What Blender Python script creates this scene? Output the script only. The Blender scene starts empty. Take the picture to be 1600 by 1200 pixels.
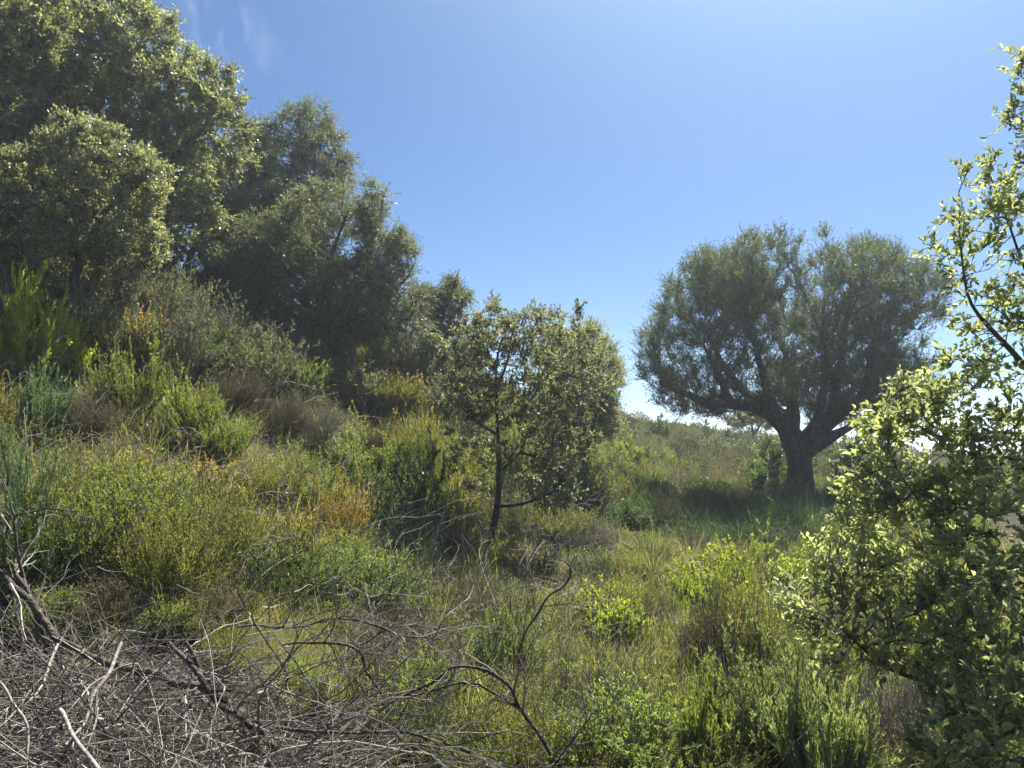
import bpy, math, random
import numpy as np
from mathutils import Vector, Matrix

R = math.radians
sc = bpy.context.scene
COL = sc.collection
random.seed(3)
rg = np.random.default_rng(11)

# ------------------------------------------------------------------ camera
FPX = 1209.0                      # focal length in pixels of the 1600 px wide frame
PITCH = R(5.6)
EYE = np.array([0.0, 0.0, 1.6])
cam_d = bpy.data.cameras.new("camera"); cam = bpy.data.objects.new("camera", cam_d); COL.objects.link(cam)
cam_d.sensor_width = 36.0; cam_d.lens = 36.0 * FPX / 1600.0
cam_d.clip_start = 0.05; cam_d.clip_end = 3000.0
cam.location = EYE; cam.rotation_euler = (math.pi / 2 + PITCH, 0, 0)
sc.camera = cam

# ------------------------------------------------------------------ sky and sun
SUN_EL, SUN_AZ = R(57), R(28)     # azimuth measured from +Y towards +X
w = bpy.data.worlds.new("World"); sc.world = w; w.use_nodes = True
nt = w.node_tree; nt.nodes.clear()
wo = nt.nodes.new('ShaderNodeOutputWorld'); bg = nt.nodes.new('ShaderNodeBackground')
sky = nt.nodes.new('ShaderNodeTexSky'); sky.sky_type = 'NISHITA'; sky.sun_disc = False
sky.sun_elevation = SUN_EL; sky.sun_rotation = SUN_AZ
sky.altitude = 2000; sky.air_density = 1.0; sky.dust_density = 0.2; sky.ozone_density = 2.2
# one faint wisp of high cloud
gtc = nt.nodes.new('ShaderNodeTexCoord'); mp = nt.nodes.new('ShaderNodeMapping')
mp.inputs['Rotation'].default_value = (0, R(25), 0); mp.inputs['Scale'].default_value = (26, 8, 9)
nz = nt.nodes.new('ShaderNodeTexNoise'); nz.inputs['Scale'].default_value = 1.6; nz.inputs['Detail'].default_value = 6
nt.links.new(gtc.outputs['Generated'], mp.inputs[0]); nt.links.new(mp.outputs[0], nz.inputs['Vector'])
wc = np.array([(322 - 800) / FPX, 1.0, (600 - 40) / FPX + PITCH * 1.2]); wc /= np.linalg.norm(wc)
dist = nt.nodes.new('ShaderNodeVectorMath'); dist.operation = 'DISTANCE'; dist.inputs[1].default_value = tuple(wc)
nt.links.new(gtc.outputs['Generated'], dist.inputs[0])
mr = nt.nodes.new('ShaderNodeMapRange'); mr.inputs[1].default_value = 0.0; mr.inputs[2].default_value = 0.085
mr.inputs[3].default_value = 1.0; mr.inputs[4].default_value = 0.0
nt.links.new(dist.outputs['Value'], mr.inputs[0])
mr2 = nt.nodes.new('ShaderNodeMapRange'); mr2.inputs[1].default_value = 0.5; mr2.inputs[2].default_value = 0.75
mr2.inputs[4].default_value = 0.2
nt.links.new(nz.outputs['Fac'], mr2.inputs[0])
mm = nt.nodes.new('ShaderNodeMath'); mm.operation = 'MULTIPLY'
nt.links.new(mr.outputs[0], mm.inputs[0]); nt.links.new(mr2.outputs[0], mm.inputs[1])
mx = nt.nodes.new('ShaderNodeMix'); mx.data_type = 'RGBA'
hs = nt.nodes.new('ShaderNodeHueSaturation'); hs.inputs['Saturation'].default_value = 1.16; hs.inputs['Value'].default_value = .86; hs.inputs['Hue'].default_value = .503; nt.links.new(sky.outputs[0], hs.inputs['Color'])
# the bright aureole of hazy air round the sun
dt = nt.nodes.new('ShaderNodeVectorMath'); dt.operation = 'DOT_PRODUCT'; nt.links.new(gtc.outputs['Generated'], dt.inputs[0])
dt.inputs[1].default_value = (math.sin(SUN_AZ) * math.cos(SUN_EL), math.cos(SUN_AZ) * math.cos(SUN_EL), math.sin(SUN_EL))
pw = nt.nodes.new('ShaderNodeMath'); pw.operation = 'POWER'; pw.use_clamp = True; nt.links.new(dt.outputs['Value'], pw.inputs[0]); pw.inputs[1].default_value = 12.0
gl = nt.nodes.new('ShaderNodeMix'); gl.data_type = 'RGBA'; gl.blend_type = 'ADD'; nt.links.new(pw.outputs[0], gl.inputs[0]); nt.links.new(hs.outputs[0], gl.inputs[6]); gl.clamp_result = False; gl.inputs[7].default_value = (5.5, 7.2, 6.0, 1)
nt.links.new(mm.outputs[0], mx.inputs[0]); nt.links.new(gl.outputs[2], mx.inputs[6]); mx.inputs[7].default_value = (9, 10, 11, 1)
nt.links.new(mx.outputs[2], bg.inputs[0]); bg.inputs[1].default_value = 0.05
nt.links.new(bg.outputs[0], wo.inputs[0])

sd = bpy.data.lights.new("sun", 'SUN'); sun = bpy.data.objects.new("sun", sd); COL.objects.link(sun)
sd.energy = 5.0; sd.angle = R(0.5); sd.color = (1.0, 0.95, 0.86)
sdir = Vector((math.sin(SUN_AZ) * math.cos(SUN_EL), math.cos(SUN_AZ) * math.cos(SUN_EL), math.sin(SUN_EL)))
sun.rotation_euler = sdir.to_track_quat('Z', 'Y').to_euler()

sc.view_settings.view_transform = 'Standard'; sc.view_settings.look = 'None'
sc.view_settings.exposure = 1.72; sc.view_settings.gamma = 1.0
sc.render.engine = 'CYCLES'
cy = sc.cycles; DENOISE = True
cy.max_bounces = 7; cy.diffuse_bounces = 4; cy.glossy_bounces = 2; cy.transmission_bounces = 5; cy.transparent_max_bounces = 4
cy.use_denoising = DENOISE; cy.denoiser = 'OPENIMAGEDENOISE'; cy.denoising_input_passes = 'RGB_ALBEDO_NORMAL'; cy.denoising_prefilter = 'ACCURATE'
cy.sample_clamp_indirect = 6.0; cy.caustics_reflective = False; cy.caustics_refractive = False

# ------------------------------------------------------------------ numpy helpers
UP = np.array([0.0, 0.0, 1.0])
CF = np.array([0.0, math.cos(PITCH), math.sin(PITCH)]); CU = np.array([0.0, -math.sin(PITCH), math.cos(PITCH)]); CR = np.array([1.0, 0, 0])
def pix(px, py, d):
    px = np.asarray(px, float); py = np.asarray(py, float); d = np.asarray(d, float)
    return EYE + (CR * ((px - 800) / FPX)[..., None] + CU * ((600 - py) / FPX)[..., None] + CF) * d[..., None]
def unproj(P):
    q = np.asarray(P, float) - EYE
    d = q @ CF
    return 800 + (q @ CR) / d * FPX, 600 - (q @ CU) / d * FPX, d
def norm(v):
    return v / np.maximum(np.linalg.norm(v, axis=-1, keepdims=True), 1e-9)
def perp(T, g):
    r = g.normal(size=T.shape)
    r -= (r * T).sum(-1, keepdims=True) * T
    return norm(r)

# value noise in 3-D, vectorised
_tab = rg.random(4096)
def vnoise(P, s=1.0, seed=0):
    q = np.asarray(P, float) * s + 37.3 * (seed + 1)
    i = np.floor(q).astype(np.int64); f = q - i; f = f * f * (3 - 2 * f)
    def h(a, b, c): return _tab[((a * 73856093) ^ (b * 19349663) ^ (c * 83492791)) & 4095]
    r = 0
    for dx in (0, 1):
        for dy in (0, 1):
            for dz in (0, 1):
                wgt = (f[..., 0] if dx else 1 - f[..., 0]) * (f[..., 1] if dy else 1 - f[..., 1]) * (f[..., 2] if dz else 1 - f[..., 2])
                r = r + wgt * h(i[..., 0] + dx, i[..., 1] + dy, i[..., 2] + dz)
    return r

class MB:
    """collects vertices and faces; build() links them as ONE mesh object"""
    def __init__(s): s.v = []; s.q = []; s.t = []; s.a = []; s.n = 0
    def add(s, V, quads=None, tris=None, tip=None):
        V = np.asarray(V, float).reshape(-1, 3)
        s.v.append(V); s.a.append(np.zeros(len(V)) if tip is None else np.asarray(tip, float).reshape(-1))
        if quads is not None and len(quads): s.q.append(np.asarray(quads).reshape(-1, 4) + s.n)
        if tris is not None and len(tris): s.t.append(np.asarray(tris).reshape(-1, 3) + s.n)
        s.n += len(V)
    def mesh(s, name, mat, smooth=False):
        me = bpy.data.meshes.new(name)
        V = np.concatenate(s.v) if s.v else np.zeros((0, 3))
        q = np.concatenate(s.q) if s.q else np.zeros((0, 4), int); t = np.concatenate(s.t) if s.t else np.zeros((0, 3), int)
        me.vertices.add(len(V)); me.vertices.foreach_set('co', V.astype(np.float32).ravel())
        nl = q.size + t.size
        me.loops.add(nl); me.loops.foreach_set('vertex_index', np.concatenate([q.ravel(), t.ravel()]).astype(np.int32))
        me.polygons.add(len(q) + len(t))
        st = np.concatenate([np.arange(len(q)) * 4, len(q) * 4 + np.arange(len(t)) * 3]).astype(np.int32)
        me.polygons.foreach_set('loop_start', st)
        me.polygons.foreach_set('use_smooth', np.full(len(q) + len(t), smooth))
        me.update(calc_edges=True)
        at = me.attributes.new('tip', 'FLOAT', 'POINT'); at.data.foreach_set('value', np.concatenate(s.a).astype(np.float32))
        me.materials.append(mat)
        return me
    def build(s, name, mat, parent=None, smooth=False):
        o = bpy.data.objects.new(name, s.mesh(name, mat, smooth)); COL.objects.link(o)
        if parent is not None:
            o.parent = parent
        return o

def curves(base, d, L, k, wob, up, g, droop=0.0):
    """n polylines of k points"""
    n = len(base); P = np.empty((n, k, 3)); P[:, 0] = base; d = norm(d.copy()); L = np.broadcast_to(np.asarray(L, float), (n,))
    for i in range(1, k):
        d = norm(d + g.normal(size=(n, 3)) * wob + UP * (up - droop * i / k))
        P[:, i] = P[:, i - 1] + d * (L / (k - 1))[:, None]
    return P
def tubes(mb, P, r0, r1, sides=3, tip=None):
    n, k, _ = P.shape
    T = np.empty_like(P); T[:, 1:-1] = P[:, 2:] - P[:, :-2]; T[:, 0] = P[:, 1] - P[:, 0]; T[:, -1] = P[:, -1] - P[:, -2]; T = norm(T)
    m = norm(P[:, -1] - P[:, 0]); ref = np.where(np.abs(m[:, 2:3]) > 0.8, np.array([[1.0, 0.2, 0]]), np.array([[0.1, 0, 1.0]]))
    A = norm(np.cross(T, ref[:, None, :])); B = np.cross(T, A)
    s = np.linspace(0, 1, k)[None, :]
    r = np.asarray(r0).reshape(-1, 1) * (1 - s) + np.asarray(r1).reshape(-1, 1) * s
    ang = np.arange(sides) * 2 * math.pi / sides
    V = P[:, :, None, :] + (A[:, :, None, :] * np.cos(ang)[:, None] + B[:, :, None, :] * np.sin(ang)[:, None]) * r[:, :, None, None]
    idx = np.arange(n * k * sides).reshape(n, k, sides)
    a = idx[:, :-1]; b = idx[:, 1:]
    q = np.stack([a, np.roll(a, -1, 2), np.roll(b, -1, 2), b], -1)
    mb.add(V, quads=q, tip=None if tip is None else np.repeat(tip, k * sides))
def sample(P, m, t0, t1, g):
    n, k, _ = P.shape
    t = (t0 + (t1 - t0) * (np.arange(m)[None, :] + g.random((n, m))) / m) * (k - 1)
    i = np.minimum(t.astype(int), k - 2); f = (t - i)[..., None]
    r = np.arange(n)[:, None]
    a = P[r, i]; b = P[r, i + 1]
    return (a + (b - a) * f).reshape(-1, 3), norm(b - a).reshape(-1, 3), np.repeat(np.arange(n), m), (t / (k - 1)).reshape(-1)
def branch_dirs(T, ang, g, up=0.0):
    ang = np.broadcast_to(ang, (len(T),))[:, None]
    return norm(T * np.cos(ang) + perp(T, g) * np.sin(ang) + UP * up)

def leaves(mb, P, D, L, W, shape, g, tip=None, face_up=0.5):
    """one small surface per leaf: needle, lance (rhombus), oval (folded, 8 corners)"""
    n = len(P); L = np.broadcast_to(np.asarray(L, float), (n,)); W = np.broadcast_to(np.asarray(W, float), (n,))
    D = norm(D); N0 = norm(g.normal(size=(n, 3)) + UP * face_up * 2)
    S = norm(np.cross(D, N0)); N = np.cross(S, D)
    if shape == 'needle':
        T = np.array([[0, -.5, 0], [0, .5, 0], [1, 0, 0]]); tr = [[0, 1, 2]]; q = None
    elif shape == 'lance':
        T = np.array([[0, 0, 0], [.45, -.5, .05], [1, 0, -.04], [.45, .5, .05]]); q = [[0, 1, 2, 3]]; tr = None
    elif shape == 'oval':
        T = np.array([[0, 0, 0], [.28, -.42, .10], [.3, 0, 0], [.28, .42, .10], [.68, -.44, .08], [.7, 0, -.03], [.68, .44, .08], [1, 0, -.08]])
        q = [[1, 2, 5, 4], [2, 3, 6, 5]]; tr = [[0, 2, 1], [0, 3, 2], [4, 5, 7], [5, 6, 7]]
    k = len(T)
    w3 = W * (1.0 if shape != 'oval' else 1.0)
    curl = 0.6 + g.random(n) * 1.0
    V = P[:, None, :] + D[:, None, :] * (T[:, 0][None, :] * L[:, None])[..., None] + S[:, None, :] * (T[:, 1][None, :] * w3[:, None])[..., None] \
        + N[:, None, :] * (T[:, 2][None, :] * (L * curl * 1.6)[:, None])[..., None]
    off = (np.arange(n) * k)[:, None, None]
    mb.add(V, quads=None if q is None else (np.array(q)[None] + off), tris=None if tr is None else (np.array(tr)[None] + off),
           tip=None if tip is None else np.repeat(tip, k))
def blades(mb, P, D, L, W, g, droop=0.6, k=4, tip=None):
    """long grass-like strips that bend over"""
    n = len(P); L = np.broadcast_to(np.asarray(L, float), (n,)); W = np.broadcast_to(np.asarray(W, float), (n,))
    d = norm(D.copy()); S = norm(np.cross(d, UP) + g.normal(size=(n, 3)) * .5)
    S = norm(S - (S * d).sum(-1, keepdims=True) * d)
    p = P.copy(); rows = []
    dr = np.broadcast_to(np.asarray(droop, float), (n,)) * (0.5 + g.random(n))
    for i in range(k):
        wv = (W * (1 - (i / (k - 1)) ** 1.5) * 0.5)[:, None]
        rows.append(p - S * wv)
        if i < k - 1: rows.append(p + S * wv)
        d = norm(d - UP * (dr * (i + 1) / k)[:, None] + g.normal(size=(n, 3)) * .05)
        p = p + d * (L / (k - 1))[:, None]
    V = np.stack(rows, 1); m = V.shape[1]; off = (np.arange(n) * m)[:, None, None]
    q = [[2 * i, 2 * i + 1, 2 * i + 3, 2 * i + 2] for i in range(k - 2)]
    tr = [[2 * (k - 2), 2 * (k - 2) + 1, 2 * (k - 1)]]
    mb.add(V, quads=np.array(q)[None] + off, tris=np.array(tr)[None] + off, tip=None if tip is None else np.repeat(tip, m))

# ------------------------------------------------------------------ materials
def newmat(name):
    m = bpy.data.materials.new(name); m.use_nodes = True; t = m.node_tree; t.nodes.clear()
    return m, t, t.nodes.new('ShaderNodeOutputMaterial')
def leaf_mat(name, stops, tipc=None, trans=0.4, rough=0.45, spec=0.4, tmul=(1.45, 1.5, 0.8), nscale=1.3):
    """colour differs leaf by leaf (random per island) and clump by clump (noise); tipc is the young or dry growth"""
    m, t, out = newmat(name); N = t.nodes; Lk = t.links
    ge = N.new('ShaderNodeNewGeometry'); cr = N.new('ShaderNodeValToRGB'); Lk.new(ge.outputs['Random Per Island'], cr.inputs[0])
    e = cr.color_ramp.elements
    for i, c in enumerate(stops):
        p = i / max(1, len(stops) - 1)
        if i < 2: e[i].position = p; e[i].color = (*c, 1)
        else: x = e.new(p); x.color = (*c, 1)
    if len(stops) > 2:
        for i in range(len(stops)): e[i].position = i / (len(stops) - 1); e[i].color = (*stops[i], 1)
    tc = N.new('ShaderNodeTexCoord'); nz = N.new('ShaderNodeTexNoise'); nz.inputs['Scale'].default_value = nscale; nz.inputs['Detail'].default_value = 2
    oi = N.new('ShaderNodeObjectInfo'); va = N.new('ShaderNodeVectorMath'); va.operation = 'ADD'
    Lk.new(tc.outputs['Object'], va.inputs[0]); Lk.new(oi.outputs['Location'], va.inputs[1]); Lk.new(va.outputs[0], nz.inputs['Vector'])
    mr = N.new('ShaderNodeMapRange'); mr.inputs[1].default_value = .3; mr.inputs[2].default_value = .7; mr.inputs[3].default_value = .72; mr.inputs[4].default_value = 1.3
    Lk.new(nz.outputs['Fac'], mr.inputs[0])
    cur = cr.outputs[0]
    if tipc is not None:
        at = N.new('ShaderNodeAttribute'); at.attribute_name = 'tip'
        mx = N.new('ShaderNodeMix'); mx.data_type = 'RGBA'; Lk.new(at.outputs['Fac'], mx.inputs[0]); Lk.new(cur, mx.inputs[6]); mx.inputs[7].default_value = (*tipc, 1); cur = mx.outputs[2]
    sc_ = N.new('ShaderNodeVectorMath'); sc_.operation = 'SCALE'; Lk.new(cur, sc_.inputs[0]); Lk.new(mr.outputs[0], sc_.inputs['Scale'])
    pb = N.new('ShaderNodeBsdfPrincipled'); pb.inputs['Roughness'].default_value = rough; pb.inputs['Specular IOR Level'].default_value = spec
    Lk.new(sc_.outputs[0], pb.inputs['Base Color'])
    tm = N.new('ShaderNodeVectorMath'); tm.operation = 'MULTIPLY'; Lk.new(sc_.outputs[0], tm.inputs[0]); tm.inputs[1].default_value = tmul
    tb = N.new('ShaderNodeBsdfTranslucent'); Lk.new(tm.outputs[0], tb.inputs['Color'])
    ms = N.new('ShaderNodeMixShader'); ms.inputs[0].default_value = trans
    Lk.new(pb.outputs[0], ms.inputs[1]); Lk.new(tb.outputs[0], ms.inputs[2]); Lk.new(ms.outputs[0], out.inputs[0])
    return m
def bark_mat(name, c1, c2, c3=None, scale=9, rough=.85, bump=.6, stretch=4):
    m, t, out = newmat(name); N = t.nodes; Lk = t.links
    tc = N.new('ShaderNodeTexCoord'); mp = N.new('ShaderNodeMapping'); mp.inputs['Scale'].default_value = (stretch, stretch, 1)
    nz = N.new('ShaderNodeTexNoise'); nz.inputs['Scale'].default_value = scale; nz.inputs['Detail'].default_value = 8; nz.inputs['Roughness'].default_value = .65
    Lk.new(tc.outputs['Object'], mp.inputs[0]); Lk.new(mp.outputs[0], nz.inputs['Vector'])
    vo = N.new('ShaderNodeTexVoronoi'); vo.inputs['Scale'].default_value = scale * 1.3; vo.feature = 'DISTANCE_TO_EDGE'; Lk.new(mp.outputs[0], vo.inputs['Vector'])
    cr = N.new('ShaderNodeValToRGB'); cr.color_ramp.elements[0].position = .35; cr.color_ramp.elements[0].color = (*c1, 1); cr.color_ramp.elements[1].position = .68; cr.color_ramp.elements[1].color = (*c2, 1)
    if c3: x = cr.color_ramp.elements.new(.8); x.color = (*c3, 1)
    Lk.new(nz.outputs['Fac'], cr.inputs[0])
    pb = N.new('ShaderNodeBsdfPrincipled'); pb.inputs['Roughness'].default_value = rough; pb.inputs['Specular IOR Level'].default_value = .25
    Lk.new(cr.outputs[0], pb.inputs['Base Color'])
    ad = N.new('ShaderNodeMath'); ad.operation = 'MULTIPLY_ADD'; Lk.new(vo.outputs['Distance'], ad.inputs[0]); ad.inputs[1].default_value = 1.2; Lk.new(nz.outputs['Fac'], ad.inputs[2])
    bp = N.new('ShaderNodeBump'); bp.inputs['Strength'].default_value = bump; bp.inputs['Distance'].default_value = .03; Lk.new(ad.outputs[0], bp.inputs['Height']); Lk.new(bp.outputs[0], pb.inputs['Normal'])
    Lk.new(pb.outputs[0], out.inputs[0]); return m
def stem_mat(name, stops, rough=.8, trans=0.0):
    m, t, out = newmat(name); N = t.nodes; Lk = t.links
    ge = N.new('ShaderNodeNewGeometry'); cr = N.new('ShaderNodeValToRGB'); Lk.new(ge.outputs['Random Per Island'], cr.inputs[0])
    e = cr.color_ramp.elements
    while len(e) < len(stops): e.new(.5)
    for i, c in enumerate(stops): e[i].position = i / (len(stops) - 1); e[i].color = (*c, 1)
    nz = N.new('ShaderNodeTexNoise'); nz.inputs['Scale'].default_value = 35; nz.inputs['Detail'].default_value = 3
    tc = N.new('ShaderNodeTexCoord'); Lk.new(tc.outputs['Object'], nz.inputs['Vector'])
    mr = N.new('ShaderNodeMapRange'); mr.inputs[1].default_value = .3; mr.inputs[2].default_value = .7; mr.inputs[3].default_value = .6; mr.inputs[4].default_value = 1.3
    Lk.new(nz.outputs['Fac'], mr.inputs[0])
    s = N.new('ShaderNodeVectorMath'); s.operation = 'SCALE'; Lk.new(cr.outputs[0], s.inputs[0]); Lk.new(mr.outputs[0], s.inputs['Scale'])
    pb = N.new('ShaderNodeBsdfPrincipled'); pb.inputs['Roughness'].default_value = rough; pb.inputs['Specular IOR Level'].default_value = .3
    Lk.new(s.outputs[0], pb.inputs['Base Color']); Lk.new(pb.outputs[0], out.inputs[0]); return m

M = {}
M['oak_near'] = leaf_mat('oak_near', [(.13, .15, .09), (.20, .225, .13), (.31, .33, .22)], tipc=(.40, .43, .19), trans=.48, rough=.42, spec=.5, tmul=(1.4, 1.45, .9), nscale=4)
M['oak_young'] = leaf_mat('oak_young', [(.085, .10, .065), (.14, .155, .10), (.22, .225, .16)], tipc=(.31, .30, .18), trans=.36, rough=.5, spec=.5, nscale=3)
M['oak_slope'] = leaf_mat('oak_slope', [(.095, .115, .065), (.15, .17, .095), (.23, .24, .15)], tipc=(.35, .36, .19), trans=.42, rough=.4, spec=.5, nscale=1.1)
M['oak_pale'] = leaf_mat('oak_pale', [(.13, .145, .085), (.20, .21, .13), (.29, .29, .19)], tipc=(.38, .39, .22), trans=.32, rough=.42, spec=.5, nscale=2)
M['olive'] = leaf_mat('olive', [(.065, .09, .05), (.095, .125, .066), (.135, .16, .09)], tipc=(.19, .22, .11), trans=.28, rough=.55, spec=.4, nscale=1.2)
M['juniper'] = leaf_mat('juniper', [(.08, .11, .062), (.12, .15, .085), (.17, .19, .12)], tipc=(.26, .25, .16), trans=.32, rough=.5, spec=.35, nscale=1.2)
M['bushy'] = leaf_mat('bushy', [(.17, .185, .125), (.23, .245, .165), (.30, .305, .21)], tipc=(.38, .37, .25), trans=.42, rough=.5, spec=.35, nscale=1.2)
M['rosemary'] = leaf_mat('rosemary', [(.11, .145, .045), (.155, .20, .055), (.21, .25, .075)], tipc=(.32, .35, .09), trans=.4, rough=.5, spec=.35)
M['bluegreen'] = leaf_mat('bluegreen', [(.07, .12, .05), (.10, .17, .08), (.15, .22, .11)], tipc=(.2, .28, .12), trans=.35, rough=.5, spec=.35)
M['darkgreen'] = leaf_mat('darkgreen', [(.05, .085, .03), (.075, .12, .038), (.11, .15, .05)], tipc=(.17, .21, .07), trans=.35, rough=.45, spec=.4)
M['lime'] = leaf_mat('lime', [(.15, .20, .035), (.23, .28, .05), (.31, .34, .07)], tipc=(.42, .43, .09), trans=.45, rough=.55, spec=.25)
M['greygreen'] = leaf_mat('greygreen', [(.11, .125, .065), (.16, .17, .095), (.22, .22, .14)], tipc=(.30, .28, .16), trans=.3, rough=.5, spec=.35)
M['ochre'] = leaf_mat('ochre', [(.13, .15, .045), (.20, .18, .05), (.26, .21, .07)], tipc=(.50, .30, .08), trans=.4, rough=.5, spec=.3)
M['broom'] = leaf_mat('broom', [(.13, .145, .045), (.18, .19, .06), (.24, .23, .09)], tipc=(.36, .32, .13), trans=.38, rough=.5, spec=.3)
M['brown'] = leaf_mat('brown', [(.10, .09, .05), (.15, .13, .08), (.21, .175, .12)], tipc=(.22, .19, .10), trans=.2, rough=.7, spec=.2)
M['grass'] = leaf_mat('grass', [(.10, .13, .035), (.15, .18, .05), (.20, .21, .08), (.32, .27, .15)], tipc=(.42, .35, .2), trans=.42, rough=.45, spec=.35)
M['drygrass'] = leaf_mat('drygrass', [(.24, .19, .10), (.34, .27, .15), (.42, .34, .22), (.20, .22, .07)], tipc=(.45, .38, .25), trans=.35, rough=.5, spec=.3)
M['lush'] = leaf_mat('lush', [(.035, .065, .028), (.05, .09, .035), (.075, .11, .045)], tipc=(.14, .16, .07), trans=.4, rough=.45, spec=.35)  # dark copy of the grass green, with the olive shade in its colour
M['bark'] = bark_mat('bark', (.045, .04, .034), (.14, .12, .10), (.24, .22, .19), scale=3.5, stretch=3.5, bump=1.0)
M['twigbark'] = stem_mat('twigbark', [(.05, .042, .035), (.09, .075, .06), (.12, .10, .08)])
M['stem'] = stem_mat('stem', [(.06, .045, .03), (.11, .085, .055), (.16, .13, .09)])
M['greystem'] = stem_mat('greystem', [(.13, .11, .10), (.21, .185, .165), (.30, .27, .24)], rough=.75)
M['greenstem'] = stem_mat('greenstem', [(.09, .12, .03), (.14, .17, .05)])
M['deadwood'] = stem_mat('deadwood', [(.05, .042, .034), (.15, .13, .105), (.40, .36, .31), (.05, .04, .03), (.12, .10, .078)], rough=.7)
M['deadbark'] = bark_mat('deadbark', (.035, .03, .025), (.12, .10, .08), (.26, .235, .20), scale=14, stretch=1.5)
M['palewood'] = bark_mat('palewood', (.15, .13, .11), (.36, .325, .285), scale=20, stretch=1.2, bump=.25)
M['darkwood'] = bark_mat('darkwood', (.035, .028, .022), (.09, .075, .06), (.15, .13, .11), scale=16, stretch=1.5)
M['stone'] = bark_mat('stone', (.35, .27, .18), (.5, .42, .32), scale=6, stretch=1, bump=.4)

# ground: brown litter with dry and green patches
def ground_mat():
    m, t, out = newmat('ground'); N = t.nodes; Lk = t.links
    tc = N.new('ShaderNodeTexCoord')
    a = N.new('ShaderNodeTexNoise'); a.inputs['Scale'].default_value = 1.1; a.inputs['Detail'].default_value = 9; a.inputs['Roughness'].default_value = .7
    b = N.new('ShaderNodeTexNoise'); b.inputs['Scale'].default_value = 38; b.inputs['Detail'].default_value = 5
    Lk.new(tc.outputs['Object'], a.inputs['Vector']); Lk.new(tc.outputs['Object'], b.inputs['Vector'])
    r1 = N.new('ShaderNodeValToRGB'); e = r1.color_ramp.elements
    e[0].position = .36; e[0].color = (.028, .026, .015, 1); e[1].position = .66; e[1].color = (.085, .068, .043, 1); x = e.new(.5); x.color = (.045, .038, .022, 1)
    Lk.new(a.outputs['Fac'], r1.inputs[0])
    mr = N.new('ShaderNodeMapRange'); mr.inputs[1].default_value = .3; mr.inputs[2].default_value = .7; mr.inputs[3].default_value = .5; mr.inputs[4].default_value = 1.4
    Lk.new(b.outputs['Fac'], mr.inputs[0])
    s = N.new('ShaderNodeVectorMath'); s.operation = 'SCALE'; Lk.new(r1.outputs[0], s.inputs[0]); Lk.new(mr.outputs[0], s.inputs['Scale'])
    pb = N.new('ShaderNodeBsdfPrincipled'); pb.inputs['Roughness'].default_value = .95; pb.inputs['Specular IOR Level'].default_value = .1
    Lk.new(s.outputs[0], pb.inputs['Base Color'])
    bp = N.new('ShaderNodeBump'); bp.inputs['Strength'].default_value = .8; bp.inputs['Distance'].default_value = .05; Lk.new(b.outputs['Fac'], bp.inputs['Height']); Lk.new(bp.outputs[0], pb.inputs['Normal'])
    Lk.new(pb.outputs[0], out.inputs[0]); return m
M['ground'] = ground_mat()

# ------------------------------------------------------------------ terrain: a smooth sheet through surveyed points
CP = [(-300, 1000, 5), (-300, 700, 7), (-300, 540, 9.5), (-300, 400, 13), (-300, 330, 19),
      (0, 985, 5), (0, 850, 5.9), (0, 745, 7.2), (0, 600, 9.3), (0, 480, 12), (0, 425, 16), (0, 440, 24), (0, 560, 45),
      (300, 1000, 5), (300, 890, 6.1), (300, 825, 7.5), (300, 670, 10), (300, 530, 13), (300, 470, 16), (300, 500, 24), (300, 600, 45),
      (550, 1010, 5.8), (550, 840, 9), (550, 700, 12), (550, 600, 15), (550, 560, 18), (550, 580, 24), (550, 640, 45),
      (765, 1040, 6), (765, 880, 10), (765, 750, 13.5), (765, 650, 17), (765, 610, 20), (765, 625, 27), (765, 660, 50),
      (950, 1040, 6), (950, 890, 10), (950, 810, 15), (950, 750, 20), (950, 692, 28), (950, 663, 36), (950, 672, 50),
      (1100, 1040, 6), (1100, 870, 12), (1100, 815, 17), (1100, 775, 22), (1100, 728, 30), (1100, 692, 40), (1100, 700, 55),
      (1255, 1040, 6), (1255, 950, 8), (1255, 860, 13), (1255, 815, 17), (1255, 788, 20), (1255, 752, 26), (1255, 708, 40), (1255, 706, 55),
      (1600, 1040, 6), (1600, 940, 8), (1600, 800, 20), (1600, 740, 40), (1600, 730, 60), (2000, 1040, 6), (2000, 820, 20), (2000, 750, 40)]
_c = np.array([pix(a, b, d) for a, b, d in CP])
_e = np.array([(x, y, 0.0) for x in (-8, -3, 0, 3, 8) for y in (-8, -2, 2.2, 3.8)])
_c = np.concatenate([_c, _e])
def _phi(r2): return 0.5 * r2 * np.log(np.maximum(r2, 1e-9))
_n = len(_c); A_ = np.zeros((_n + 3, _n + 3))
A_[:_n, :_n] = _phi(((_c[:, None, :2] - _c[None, :, :2]) ** 2).sum(-1)) + np.eye(_n) * 1.2
A_[:_n, _n] = 1; A_[:_n, _n + 1:] = _c[:, :2]; A_[_n, :_n] = 1; A_[_n + 1:, :_n] = _c[:, :2].T
_w = np.linalg.solve(A_, np.concatenate([_c[:, 2], [0, 0, 0]]))
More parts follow.
